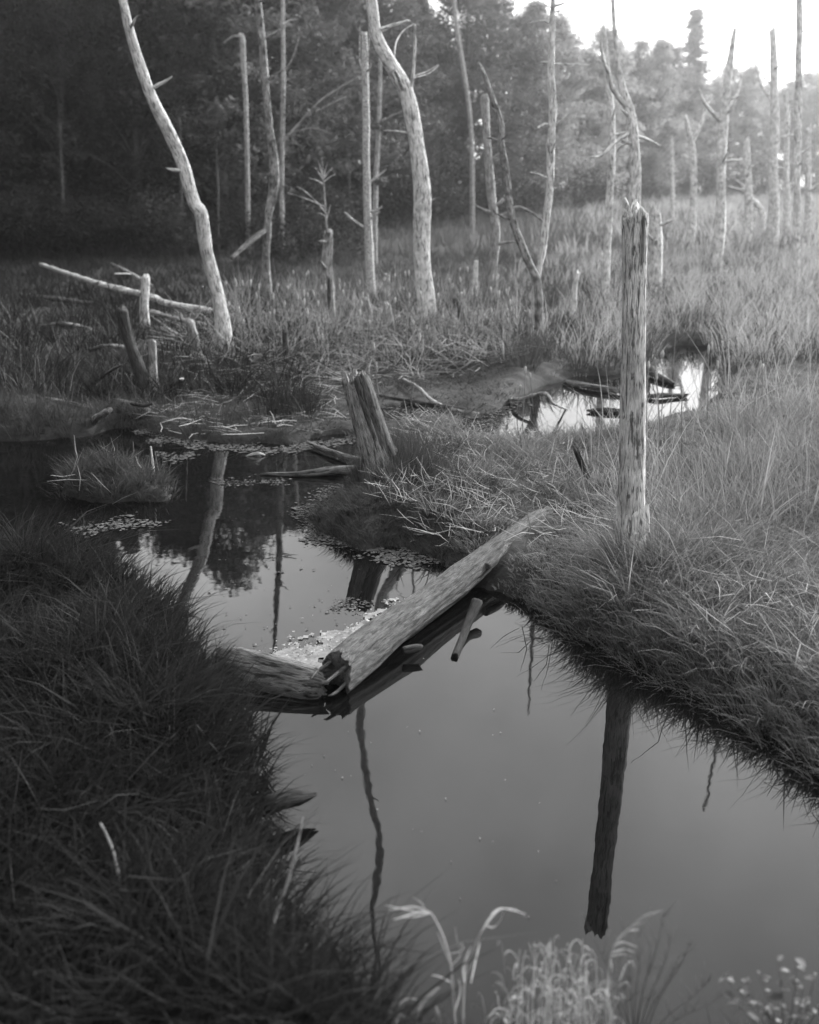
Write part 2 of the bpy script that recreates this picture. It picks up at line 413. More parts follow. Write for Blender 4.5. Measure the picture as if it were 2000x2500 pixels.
def tufts(name, centers, nb, h, w, mat, spread=.09, lean=(.05, .45), curl=(.1, .6), bias=None, label=None, cat='grass', hmul=None, shade=(0, 1)):
    patch_ = np.clip(.85 + .55 * fbm(centers[:, 0], centers[:, 1], 77, 3, .35), .35, 1.4)
    hmul = patch_ if hmul is None else hmul * np.clip(patch_, .7, 1.15)
    n = len(centers); k = n * nb
    C = np.repeat(centers, nb, 0)
    ang = rng.uniform(0, 2 * math.pi, k); rr = spread * np.sqrt(rng.uniform(0, 1, k))
    P = C.copy(); P[:, 0] += np.cos(ang) * rr; P[:, 1] += np.sin(ang) * rr
    P[:, 2] -= .02
    D = ang + rng.normal(0, .5, k)
    LE = rng.uniform(*lean, k); CU = rng.uniform(*curl, k)
    if bias is not None:
        dx = np.cos(D) * LE + bias[0]; dy = np.sin(D) * LE + bias[1]; D = np.arctan2(dy, dx); LE = np.hypot(dx, dy)
    tm = np.repeat(rng.uniform(.6, 1.35, n) * np.clip((log_dist(centers) - .1) / .9, .3, 1), nb)
    if hmul is not None: tm = tm * np.repeat(hmul, nb)
    H = rng.uniform(*h, k) * tm; Wd = rng.uniform(*w, k)
    sh = np.clip(np.repeat(rng.uniform(*shade, n), nb) * .65 + .35 * rng.uniform(0, 1, k), 0, 1)
    o = stuff(link(name, blade_mesh(name, P, H, Wd, D, LE, CU, mat, sh)))
    if label: o['label'] = label; o['category'] = cat
    return o
LOG_A, LOG_B = np.array(G(806, 1660, .11)[:2]), np.array(G(1362, 1226, .30)[:2])
def log_dist(P):
    ab = LOG_B - LOG_A; t = np.clip(((P[:, :2] - LOG_A) @ ab) / (ab @ ab), 0, .92); q = LOG_A + t[:, None] * ab
    return np.hypot(P[:, 0] - q[:, 0], P[:, 1] - q[:, 1])
def scatter(n, x0, x1, y0, y1, cond=None, smin=.03, smax=1e9, pxr=(-250, 2250), xf=False):
    """n points on land; cond(px, py, P) filters"""
    out = []; tot = 0; guard = 0
    while tot < n and guard < 60:
        guard += 1
        m = n * 3
        y = rng.uniform(y0, y1, m)
        x = rng.uniform(x0, x1, m) * (y if xf else 1)
        P = np.stack([x, y, np.zeros(m)], -1)
        px, py = project(P); ok = (px > pxr[0]) & (px < pxr[1])
        if cond is not None: ok &= cond(px, py, P)
        P = P[ok]
        if len(P):
            s = land(P); P = P[(s > smin) & (s < smax) & (log_dist(P) > .20)]
            out.append(P); tot += len(P)
    P = np.vstack(out)[:n]; P[:, 2] = ground_z(P); return P

# left bank, dark and deep
c = scatter(1500, -6, .3, 3.0, 9.6, lambda px, py, P: (px < 960) & (py > 1400), .02)
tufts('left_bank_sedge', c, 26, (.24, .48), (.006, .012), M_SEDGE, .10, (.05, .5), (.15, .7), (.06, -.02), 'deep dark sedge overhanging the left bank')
c = scatter(150, -6, .3, 3.0, 9.4, lambda px, py, P: (px < 900) & (py > 1430), .05)
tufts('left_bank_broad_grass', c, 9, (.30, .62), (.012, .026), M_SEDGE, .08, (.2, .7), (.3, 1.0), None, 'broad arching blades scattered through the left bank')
c = scatter(45, -6, .3, 3.0, 9.4, lambda px, py, P: (px < 900) & (py > 1430), .05)
tufts('left_bank_dead_stems', c, 4, (.25, .6), (.003, .007), M_REED, .12, (.1, .9), (.0, .5), None, 'thin dead stems in the left bank', shade=(0, .3))
c = scatter(260, -1.5, 2.2, 2.7, 3.45, lambda px, py, P: py > 2400, -.3)
tufts('near_bank_low_grass', c, 14, (.05, .15), (.004, .009), M_MARSH, .07, (.1, .7), (.2, .8), None, 'low dark grass along the bottom of the picture')
# right bank
c = scatter(1900, .3, 6, 3.7, 10.2, lambda px, py, P: (px > 1130) & (py > 1330), .0)
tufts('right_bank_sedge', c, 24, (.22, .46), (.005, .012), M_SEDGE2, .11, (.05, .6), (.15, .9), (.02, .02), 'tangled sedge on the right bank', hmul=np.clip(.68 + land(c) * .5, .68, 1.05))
c = scatter(420, .3, 6, 3.7, 10.2, lambda px, py, P: (px > 1150) & (py > 1400), -.10, .10)
tufts('right_edge_sedge', c, 16, (.12, .30), (.005, .010), M_SEDGE2, .10, (.1, .6), (.2, .8), (-.03, -.02), 'fringe of sedge trailing into the water from the right bank', shade=(0, .6))
c = scatter(70, 1.0, 2.4, 7.0, 8.2, lambda px, py, P: (px > 1440) & (px < 1660) & (py > 1400) & (py < 1520), .0)
tufts('snag_foot_sedge', c, 22, (.30, .55), (.006, .011), M_SEDGE2, .10, (.05, .45), (.1, .7), None, 'taller sedge round the foot of the big snag')
# right reed belt
c = scatter(1250, .12, .62, 8.6, 19, lambda px, py, P: (px > 1380 + (py - 1250) * .2) & (py < 1420), .02, xf=True, pxr=(1300, 2300))
px_, py_ = project(c); lim = np.interp(px_, [1300, 1700, 1800, 2000], [1130, 1090, 960, 930])
hm_ = np.clip(c[:, 1] * (py_ - lim) / FPX / .85, .12, 1.0)
tufts('right_reed_belt', c, 16, (.45, .95), (.006, .016), M_REED, .14, (.0, .35), (.02, .6), None, 'tall pale reeds crowding the right bank', hmul=hm_)
# islet: upright rushes round the stump and low moss-like sedge
q_ = G(965, 1190); c = np.c_[rng.normal(q_.x, .34, 170), rng.normal(q_.y, .55, 170), np.zeros(170)]; c = c[(land(c) > 0) & (log_dist(c) > .3)]; c[:, 2] = ground_z(c)
tufts('islet_rush', c, 32, (.30, .62), (.004, .007), M_MARSH, .10, (.0, .35), (.0, .3), None, 'thin upright dark rushes around the leaning stump', hmul=np.clip(1.15 - np.hypot((c[:, 0] - q_.x) / .9, (c[:, 1] - q_.y) / 1.5), .35, 1))
c = scatter(1700, -1.6, 1.7, 8.0, 13, lambda px, py, P: (px > 730) & (px < 1200) & (py > 1120) & (py < 1410), -.09)
tufts('islet_low_sedge', c, 16, (.07, .20), (.004, .008), M_MARSH, .08, (.1, .7), (.2, .8), None, 'low dark sedge mat edging the islet')
c = scatter(420, -1, 4, 8.5, 14, lambda px, py, P: (px > 1050) & (px < 1500) & (py > np.where(px > 1110, 1105, 1010)) & (py < 1345), .0)
tufts('islet_mixed_grass', c, 18, (.12, .30), (.005, .012), M_SEDGE2, .11, (.05, .5), (.1, .7), None, 'mixed green grass behind the fallen log')
# left pool patch and left far bank
c = scatter(80, -6, -1.5, 10, 13, lambda px, py, P: (px > 100) & (px < 430) & (py > 1130) & (py < 1240), -.03)
tufts('pool_patch_grass', c, 16, (.10, .28), (.006, .012), M_MARSH, .12, (.1, .5), (.1, .6), None, 'sparse grass on the small mud patch in the pool')
c = scatter(850, -8, 0, 13, 20, lambda px, py, P: (px < 800) & (py > 905) & (py < 1085) & ((px < 380) | (rng.uniform(0, 1, len(px)) < .4)), -.03)
tufts('mudflat_grass', c, 14, (.12, .42), (.006, .013), M_MARSH, .12, (.05, .4), (.1, .6), None, 'grass tufts on the mudflat')
c = scatter(5200, -9, 3, 12.5, 22, lambda px, py, P: (px < 1250) & (py > 890) & (py < 1100), -.10)
tufts('mudflat_moss', c, 9, (.03, .13), (.006, .015), M_MARSH, .14, (.2, .9), (.2, .8), None, 'short green growth carpeting the mudflat', shade=(0, .8))
c = scatter(34, -2.8, -1.2, 13.8, 16.2, lambda px, py, P: (px > 655) & (px < 775) & (py > 985) & (py < 1050), .0)
tufts('mudflat_rush', c, 24, (.30, .62), (.005, .009), M_SEDGE, .16, (.0, .35), (.0, .3), None, 'dense upright rush clump on the mudflat')
# middle marsh
c = scatter(1700, -.46, -.05, 15.5, 46, lambda px, py, P: (px < 720) & (py < 990), .03, xf=True)  # forest shade put into the grass colour on this side
tufts('left_marsh_grass', c, 14, (.25, .7), (.010, .024), M_SEDGE, .25, (.0, .5), (.1, .7), None, 'unkempt grass coloured dark for the shade of the left forest')
c = scatter(2700, -.2, .46, 16.5, 46, lambda px, py, P: (px > 640) & ((py < 905) | ((px > 1250) & (py < 935))), .05, xf=True)
tufts('middle_marsh_grass', c, 14, (.2, .62), (.010, .024), M_MARSH, .22, (.0, .5), (.05, .7), None, 'grass and sedge filling the middle of the marsh')
c = scatter(3000, -.44, .44, 44, 150, lambda px, py, P: py < 660, .05, xf=True)
tufts('far_marsh_grass', c, 12, (.6, 1.15), (.03, .07), M_FAR, .5, (.0, .25), (.05, .4), None, 'far meadow of pale marsh grass before the trees')

c = scatter(1500, .08, .46, 18, 45, lambda px, py, P: (rng.uniform(0, 1, len(px)) < np.clip((px - 1180) / 800, 0, 1)) & (py < 960), .05, xf=True)
tufts('right_marsh_reeds', c, 12, (.4, .85), (.010, .022), M_PALEREED, .22, (.0, .3), (.05, .5), None, 'reeds paled as if brightly lit, thickening toward the right of the marsh')
c = scatter(2300, .10, .44, 44, 172, lambda px, py, P: rng.uniform(0, 1, len(px)) < np.clip((px - 1300) / 600, 0, 1), .05, xf=True)
tufts('far_right_grass', c, 12, (.7, 1.4), (.03, .08), M_PALEREED, .6, (.0, .25), (.05, .4), None, 'grass paled as if brightly lit at the far right of the meadow')
c = scatter(420, .3, 6, 4.5, 10.2, lambda px, py, P: (rng.uniform(0, 1, len(px)) < np.clip((px - 1250) / 700, 0, 1) * np.clip((2050 - py) / 500, 0, 1)) & (py > 1300), .12)
tufts('right_bank_pale_grass', c, 14, (.25, .55), (.005, .011), M_PALEREED, .12, (.1, .6), (.2, .8), None, 'dead grass paled for the light, mixed through the right bank')
c = scatter(300, -5, -1.5, 9.8, 13.5, lambda px, py, P: (px > 90) & (px < 440) & (py > 1120) & (py < 1250), -.06)
tufts('pool_patch_moss', c, 12, (.03, .12), (.006, .012), M_MARSH, .10, (.2, .9), (.2, .8), None, 'short growth on the small mud patch')
c = scatter(520, -.2, .14, 17.5, 30, lambda px, py, P: (px > 540) & (px < 1270) & (py < 905) & (py > 690), .03, xf=True)
tufts('standing_dead_reeds', c, 5, (.45, 1.05), (.007, .014), M_STRAW, .25, (.0, .35), (.0, .35), None, 'pale standing dead reed stems in the centre of the marsh')
c = scatter(260, -.42, -.14, 13.5, 25, lambda px, py, P: (px < 560) & (py < 1010) & (py > 760), .03, xf=True)
tufts('left_shore_dead_reeds', c, 4, (.2, .6), (.005, .011), M_STRAW, .25, (.0, .6), (.0, .4), None, 'broken dead reed stems along the left shore', shade=(0, .5))
c = scatter(420, .12, .5, 9, 24, lambda px, py, P: (px > 1450) & (py < 1300), .03, xf=True, pxr=(1300, 2300))
tufts('right_dead_reeds', c, 4, (.4, .9), (.007, .014), M_STRAW, .2, (.0, .5), (.0, .4), None, 'pale dead reed stems standing through the right reeds')
# straw
def straws(name, P, L, w, tilt, label):
    N = len(P); yaw = rng.uniform(0, 6.283, N); til = np.abs(rng.normal(0, tilt, N))
    d = np.stack([np.cos(yaw) * np.cos(til), np.sin(yaw) * np.cos(til), np.sin(til)], -1)
    s = np.stack([-np.sin(yaw), np.cos(yaw), np.zeros(N)], -1); u = np.cross(d, s)
    Ln = rng.uniform(*L, N); Wd = rng.uniform(*w, N)
    A0 = P.copy(); A0[:, 2] += rng.uniform(.01, .07, N); mid = A0 + d * (Ln * .5)[:, None] + u * (Ln * rng.normal(0, .06, N))[:, None] + s * (Ln * rng.normal(0, .08, N))[:, None]; B0 = A0 + d * Ln[:, None]
    V = np.zeros((N, 9, 3)); tri = [(1, 0), (-.5, .8), (-.5, -.8)]
    for i, (c, sc) in enumerate(((A0, .8), (mid, 1), (B0, .35))):
        for j, (a, b) in enumerate(tri): V[:, i * 3 + j] = c + (s * a * .5 + u * b * .25) * (Wd * sc)[:, None]
    o = (np.arange(N) * 9)[:, None]; F4 = []
    for i in (0, 3):
        for j in range(3): F4.append(o + np.array([i + j, i + (j + 1) % 3, i + 3 + (j + 1) % 3, i + 3 + j]))
    me = mesh_np(name, V.reshape(-1, 3), np.concatenate(F4), None, M_STRAW, shade=np.repeat(rng.uniform(0, 1, N), 9))
    return stuff(link(name, me), label, 'dead reeds')
c = scatter(1200, -.6, 3.2, 8.6, 14, lambda px, py, P: (px > 985) & (px < 1400) & (py > 1060) & (py < 1370), .0)
straws('islet_dead_reeds', c, (.10, .36), (.005, .014), .45, 'bleached broken reeds heaped on the islet beside the log')
c = scatter(2300, -6, 4, 16.5, 25, lambda px, py, P: (px > 430) & (px < 1230) & (py > 800) & (py < 945 - np.abs(px - 850) * .06), -.0)
straws('mudflat_dead_reeds', c, (.3, .95), (.012, .028), .28, 'bleached flattened reeds strewn over the mudflat')
c = scatter(300, -6, 0, 13.2, 18, lambda px, py, P: (px > 380) & (px < 880) & (py > 930) & (py < 1080), -.0)
straws('near_mudflat_dead_reeds', c, (.2, .6), (.010, .02), .1, 'scattered pale straws at the front of the mudflat')
c = scatter(30, -6, -1.5, 10, 13, lambda px, py, P: (px > 120) & (px < 420) & (py > 1130) & (py < 1235), -.05)
straws('pool_patch_dead_reeds', c, (.12, .4), (.008, .018), .5, 'broken reeds on the mud patch in the left pool')
c = scatter(60, -1, 0, 9, 11, lambda px, py, P: (px > 925) & (px < 1010) & (py > 1225) & (py < 1300), -.05)
straws('islet_front_dead_reeds', c, (.15, .35), (.008, .016), .6, 'small star of pale broken reeds at the islet front')

c = scatter(520, .4, 5, 4.2, 10, lambda px, py, P: (px > 1180) & (py > 1330), .08); c[:, 2] += rng.uniform(.05, .28, len(c))
straws('right_bank_thatch', c, (.12, .45), (.004, .009), .5, 'broken dead stems caught in the right bank grass')
c = scatter(160, -6, .2, 3.2, 9, lambda px, py, P: (px < 800) & (py > 1450), .08); c[:, 2] += rng.uniform(.05, .25, len(c))
o_ = straws('left_bank_thatch', c, (.12, .4), (.004, .008), .5, 'broken dead stems caught in the left bank grass'); o_.data.materials[0] = M_MARSH
# floating weed mats
def mat_sheet(name, poly, mat, label, cat, z=.008, seed=0, step=.06, thr=-.2, f=1.2):
    pw = gpoly(poly); x0, y0 = pw.min(0) - .1; x1, y1 = pw.max(0) + .1
    xs = np.arange(x0, x1, step); ys = np.arange(y0, y1, step); X, Y = np.meshgrid(xs, ys)
    P = np.stack([X.ravel(), Y.ravel()], -1); ins = np.where(inpoly(P, pw), 1, -1) * polydist(P, pw)
    nz = fbm(P[:, 0], P[:, 1], seed, 4, f)
    keep = ((ins / .25 + nz) > thr + .15).reshape(X.shape)
    Z = z + .012 * np.abs(fbm(P[:, 0], P[:, 1], seed + 1, 4, 3))
    idx = np.arange(len(P)).reshape(X.shape)
    kf = keep[:-1, :-1] & keep[1:, :-1] & keep[:-1, 1:] & keep[1:, 1:]
    F4 = np.stack([idx[:-1, :-1], idx[:-1, 1:], idx[1:, 1:], idx[1:, :-1]], -1)[kf]
    used = np.unique(F4); mp = np.zeros(len(P), int); mp[used] = np.arange(len(used))
    V = np.c_[P, Z][used]; rim = np.zeros(len(used))
    return stuff(link(name, mesh_np(name, V, mp[F4], None, mat, smooth=True)), label, cat)
def flakes(name, poly, n, size, mat, label, cat='weed', z=.006, seed=0, f=1.5, thr=0.0, zr=.0):
    r = np.random.default_rng(seed); pw = gpoly(poly); lo = pw.min(0) - .15; hi = pw.max(0) + .15; P = np.zeros((0, 2)); guard = 0
    while len(P) < n and guard < 80:
        guard += 1; q = r.uniform(lo, hi, (n * 4, 2)); d = np.where(inpoly(q, pw), 1, -1) * polydist(q, pw)
        ok = (np.clip(d / .2, -1, .8) + .9 * fbm(q[:, 0], q[:, 1], seed, 4, f) + r.normal(0, .25, len(q))) > thr; P = np.vstack([P, q[ok]])
    P = P[:n]; n = len(P); k = 7
    th = np.linspace(0, 2 * math.pi, k, endpoint=False)[None, :] + r.uniform(0, 6, (n, 1)); rad = r.uniform(*size, (n, 1)) * r.uniform(.45, 1.1, (n, k)); st = r.uniform(.35, 1, (n, 1)); an = r.uniform(0, 3.14, (n, 1))
    a = np.cos(th) * rad; b = np.sin(th) * rad * st; X = a * np.cos(an) - b * np.sin(an); Y = a * np.sin(an) + b * np.cos(an)
    zz = (z + r.uniform(0, .004, (n, 1)) + r.uniform(0, zr + 1e-6, (n, 1))) + np.zeros((n, k)); zz += zr * r.uniform(-.3, .3, (n, k))
    V = np.stack([P[:, :1] + X, P[:, 1:] + Y, zz], -1)
    Cc = np.c_[P, z + .004 + zr * .5 * np.ones(n)][:, None, :]; V = np.concatenate([V, Cc], 1).reshape(-1, 3)
    o = (np.arange(n) * (k + 1))[:, None]; F3 = np.concatenate([o + np.array([i, (i + 1) % k, k]) for i in range(k)])
    return stuff(link(name, mesh_np(name, V, None, F3, mat, shade=np.repeat(r.uniform(0, 1, n), k + 1))), label, cat)
M_WEED = plant('floating_weed_leaf', .03, .11, .05, 1.0, .7)
M_DEBRIS = plant('floating_debris', .16, .40, .05, 1.0, .8)
scum_poly = [(590, 1650), (625, 1606), (690, 1580), (760, 1560), (900, 1508), (960, 1470), (985, 1480), (900, 1570), (820, 1625), (760, 1668), (680, 1668)]
mat_sheet('floating_scum', scum_poly, M_SCUM, 'pale scum gathered behind the fallen log', 'scum', .004, 4, .012, -.1, 3)
flakes('floating_debris', scum_poly, 500, (.004, .018), M_DEBRIS, 'pale flecks of bark and reed in the scum behind the log', 'debris', .012, 41, 2.5, .0, .01)
flakes('floating_weed', [(745, 1300), (800, 1255), (900, 1330), (1000, 1350), (1060, 1375), (1020, 1388), (930, 1360), (850, 1340), (780, 1322)], 1300, (.008, .030), M_WEED, 'floating weed fringing the islet', seed=8)
flakes('floating_weed', [(690, 1250), (760, 1210), (850, 1150), (890, 1110), (900, 1160), (800, 1290), (740, 1300)], 700, (.008, .030), M_WEED, 'flecks of weed on the dark water left of the islet', seed=12, f=1.2, thr=.3)
flakes('floating_weed', [(780, 1495), (850, 1462), (860, 1480), (800, 1505)], 160, (.006, .02), M_WEED, 'small weed raft by the mirrored stump', seed=13)
flakes('floating_weed', [(520, 1170), (600, 1168), (700, 1170), (680, 1182), (560, 1186)], 260, (.006, .022), M_WEED, 'thin pale weed streak on the left pool', seed=14)
flakes('floating_weed', [(390, 1110), (450, 1105), (470, 1125), (400, 1135)], 160, (.01, .035), M_WEED, 'weed raft near the mud patch', seed=15)
flakes('floating_weed', [(150, 1280), (320, 1262), (400, 1280), (200, 1310)], 260, (.01, .035), M_WEED, 'weed patches under the left bank', seed=16, thr=.2)
flakes('floating_weed', [(330, 1050), (520, 1085), (700, 1092), (900, 1060), (900, 1075), (700, 1108), (520, 1100), (380, 1078)], 1500, (.010, .035), M_WEED, 'weed along the front edge of the mudflat', seed=17)
flakes('floating_weed', [(900, 990), (1180, 1005), (1290, 980), (1180, 1060), (920, 1050)], 1200, (.010, .035), M_WEED, 'weed mats choking the channel behind the stump', seed=18, thr=.1)
flakes('floating_weed', [(560, 1230), (760, 1230), (900, 1420), (900, 1500), (640, 1560), (500, 1450)], 90, (.006, .018), M_WEED, 'a few stray specks of weed on the middle pool', seed=19, thr=-.6)
flakes('floating_weed', [(700, 1780), (1000, 1600), (1300, 1800), (1500, 2100), (1200, 2300), (900, 2100)], 30, (.003, .007), M_DEBRIS, 'tiny pale specks on the near pool', seed=20, thr=-.6)

# ------------------------------------------------------------------ dead trees, stumps, logs
def px_path(l, Y): return [A(x, y, Y) for x, y in l]
def px_r(w, Y): return w * .5 / FPX * Y * 1.02
def dead_tree(name, label, path, widths, Y, mat, seed, base_y=None, branches=(), jag=.12, group=None, sides=12, lump=.0, extra_top=(), cat='dead tree', rough=.12, ridge=.07, flare=1.35):
    """path top to bottom in pixels at depth Y; widths in pixels at the same stations; extra_top: mirror pixels from high to low"""
    top = [M(x, y, Y) for x, y, w in extra_top]
    pts = top + px_path(path, Y); rad = [px_r(w, Y) for x, y, w in extra_top] + [px_r(w, Y) for w in widths]
    base = G(path[-1][0], base_y) if base_y else pts[-1].copy()
    base = Vector((pts[-1].x + (0 if not base_y else 0), Y, -.15))
    pts = pts + [base]; rad = rad + [rad[-1] * flare]
    pts = pts[::-1]; rad = rad[::-1]
    root = thing(name, label, cat, base, group)
    t = tube(pts, rad, sides, None, rough, ridge, seed, jag1=jag, lump=lump)
    link('trunk', tube_mesh('trunk', t, mat, base), root)
    rs = random.Random(seed); Ltot = sum((pts[i + 1] - pts[i]).length for i in range(len(pts) - 1))
    if Ltot > 2.2:
        for q in range(rs.randint(3, 6)):
            f = rs.uniform(.35, .93) * (len(pts) - 1); i = min(len(pts) - 2, int(f)); p = pts[i].lerp(pts[i + 1], f - i); r_ = rad[i] + (rad[i + 1] - rad[i]) * (f - i)
            a = rs.uniform(2.6, 6.8); d = Vector((math.cos(a), math.sin(a), rs.uniform(.1, .8))).normalized(); l = r_ * rs.uniform(1.8, 5) + .05
            tt = tube([p, p + d * (r_ + l * .5), p + d * (r_ + l) + Vector((0, 0, rs.uniform(-.1, .15) * l))], [r_ * .36, r_ * .27, r_ * rs.uniform(.08, .22)], 6, None, .15, .05, seed * 13 + q, jag1=r_ * .5)
            link('branch_stub', tube_mesh('branch_stub', tt, mat, base), root)
    for i, (bp, bw, dy) in enumerate(branches):
        bpts = [A(x, y, Y + dy * (k / max(1, len(bp) - 1))) for k, (x, y) in enumerate(bp)]
        t = tube(bpts, [px_r(w, Y) for w in bw], 6, None, .06, .0, seed * 31 + i, jag1=0)
        link('branch', tube_mesh('branch', t, mat, base), root)
    return root
# leaning bare tree on the left
dead_tree('dead_tree', 'bare pale tree leaning left at the edge of the dark forest', [(240, -200), (275, -80), (299, 0), (313, 64), (342, 162), (371, 243), (412, 325), (446, 400), (475, 493), (493, 522), (504, 609), (525, 690), (535, 740), (545, 800)],
          [10, 14, 19, 21, 23, 25, 26, 27, 32, 34, 30, 29, 30, 36], YW(895), M_PALE, 11, lump=.1)
dead_tree('dead_tree', 'slender mottled tree left of the bleached snag', [(600, -330), (612, -150), (629, 0), (638, 75), (646, 174), (655, 278), (667, 377), (669, 452), (655, 522), (652, 580), (649, 638), (652, 700)],
          [7, 12, 16, 17, 18, 18, 20, 22, 17, 18, 18, 22], YW(760), M_BIRCH, 12, lump=.12,
          branches=[([(652, 560), (610, 590), (565, 630)], [14, 13, 9], -1), ([(650, 565), (628, 570), (600, 590)], [6, 5, 3], 1)])
dead_tree('dead_tree', 'straight bleached snag with a flat top beside the bent tree', [(888, 75), (891, 174), (893, 290), (894, 406), (897, 522), (901, 609), (904, 700)],
          [14, 16, 17, 17, 19, 21, 24], YW(745), M_LICHEN, 13, jag=.06, lump=.08, rough=.04,
          branches=[([(884, 170), (878, 140), (879, 62)], [3, 3, 1.5], .2), ([(897, 160), (901, 100), (899, 30)], [3, 3, 1.5], -.2), ([(898, 175), (905, 160), (906, 153)], [2, 2, 1], 0)])
TOP5 = [(924, 2411, 9), (916, 2307, 11), (914, 2226, 14), (922, 2145, 17), (928, 2087, 19), (924, 2052, 17), (899, 1913, 18), (887, 1820, 19), (881, 1739, 21)]
dead_tree('dead_tree', 'thick bent bleached tree in the middle with a sweeping curve', [(907, 0), (919, 81), (951, 151), (985, 214), (1003, 278), (1020, 371), (1030, 464), (1030, 556), (1034, 649), (1040, 742), (1038, 800)],
          [23, 28, 32, 34, 35, 36, 38, 39, 40, 42, 46], YW(823), M_PALE, 14, sides=20, extra_top=TOP5, lump=.06, ridge=.05,
          branches=[([(1003, 222), (1009, 180), (1013, 110), (1013, 60)], [8, 7, 6, 5], -.4), ([(962, 148), (967, 105), (985, 75), (1010, 58)], [4, 4, 3, 1.5], .8),
                    ([(1012, 185), (1040, 175), (1070, 158)], [3, 2.5, 1.2], .5), ([(1010, 190), (1045, 180), (1072, 160)], [2.5, 2, 1], .8), ([(1000, 325), (970, 320), (935, 318)], [5, 4, 2], -.6)])
dead_tree('dead_tree', 'blunt grey snag standing close left of the crooked bare tree', [(1183, 228), (1188, 319), (1194, 417), (1203, 493), (1209, 557), (1206, 638), (1203, 700)],
          [17, 18, 19, 20, 21, 20, 22], YW(775), M_MID, 15, jag=.06, lump=.05, branches=[([(1212, 500), (1222, 494), (1230, 484)], [9, 8, 6], 0)])
dead_tree('dead_tree', 'crooked bare tree with dark blotched base right of the blunt snag', [(1168, 148), (1186, 191), (1203, 243), (1223, 301), (1223, 348), (1235, 417), (1246, 504), (1258, 556), (1284, 626), (1307, 672), (1313, 700), (1316, 770), (1318, 830)],
          [8, 11, 13, 14, 14, 15, 17, 17, 18, 19, 18, 19, 24], YW(860), M_BIRCH, 16, lump=.12, branches=[([(1250, 508), (1270, 506), (1300, 520), (1326, 541)], [8, 7, 6, 4], .6)])
dead_tree('dead_tree', 'tall straight whitish bare tree with short twigs against the sky', [(1353, -260), (1352, -120), (1350, 0), (1348, 93), (1346, 174), (1350, 261), (1345, 348), (1344, 435), (1336, 522), (1328, 597), (1314, 670), (1310, 740)],
          [4, 7, 10, 15, 16, 18, 18, 18, 17, 15, 15, 17], YW(845), M_PALE, 17, lump=.05,
          branches=[([(1344, 152), (1320, 150)], [5, 2], 0), ([(1350, 155), (1400, 157), (1440, 158)], [4, 3, 1.5], .5), ([(1345, 310), (1330, 303), (1312, 312)], [7, 6, 4], -.3), ([(1350, 60), (1320, 50), (1295, 58)], [3, 2, 1], .3), ([(1350, 30), (1380, 22), (1400, 5)], [3, 2, 1], .3),
                    ([(1351, 100), (1380, 95), (1410, 80)], [3, 2, 1], -.3), ([(1350, 20), (1325, 10), (1300, 15)], [3, 2, 1], -.3)])
dead_tree('dead_tree', 'thin bare pole just left of the forked tree', [(1474, 60), (1478, 122), (1487, 220), (1493, 290), (1493, 406), (1487, 522), (1481, 643)],
          [10, 12, 15, 17, 18, 17, 18], YW(760), M_PALE, 18, lump=.05)
dead_tree('dead_tree', 'forked bare tree rising behind the big broken snag', [(1492, -150), (1496, 0), (1504, 116), (1520, 215), (1539, 278), (1548, 348), (1550, 420), (1548, 500), (1548, 640)],
          [6, 8, 10, 16, 23, 25, 26, 27, 30], YW(800), M_PALE, 19,
          branches=[([(1535, 268), (1500, 222), (1486, 180), (1470, 130), (1468, 80)], [13, 12, 9, 7, 4], -.6), ([(1540, 322), (1500, 350), (1470, 378), (1444, 384)], [8, 8, 7, 5], -1), ([(1545, 330), (1580, 340), (1612, 356)], [8, 7, 4], .5), ([(1546, 345), (1520, 355), (1505, 372)], [6, 5, 3], .6)])
# the big broken snag by the right bank
Y11 = 7.9
b11 = Vector((A(1534, 1480, Y11).x, Y11, -.1))
root = thing('broken_snag', 'big broken snag with rotten patch standing on the right bank', 'dead tree', b11)
pts = [b11] + px_path([(1538, 1320), (1541, 1240), (1545, 1100), (1546, 1000), (1547, 850), (1548, 700), (1549, 560), (1550, 480)], Y11)
t = tube(pts, [px_r(w, Y11) for w in (92, 82, 68, 62, 58, 57, 56, 57, 58)], 32, .04, .05, .05, 44, jag1=.16, lump=.03)
link('trunk', tube_mesh('trunk', t, M_PALE, b11), root)
for i, (a0, a1, ya, yb) in enumerate(((5.15, 5.9, 520, 650), (3.6, 5.8, 1225, 1300))):
    pp = px_path([(1546, yb), (1548, (ya + yb) / 2), (1549, ya)], Y11)
    t = tube(pp, [px_r(56, Y11), px_r(60, Y11), px_r(56, Y11)] if i == 0 else [px_r(84, Y11), px_r(80, Y11), px_r(74, Y11)], 18, .02, .05, .05, 60 + i, jag1=.06, jag0=.04, cap=False, ang=(a0, a1))
    o = link('bark_patch', tube_mesh('bark_patch', t, M_GREY if i == 0 else M_PALE, b11), root)
    o['label'] = 'dark crumbling rotten patch' if i == 0 else 'pale bark collar at the foot'
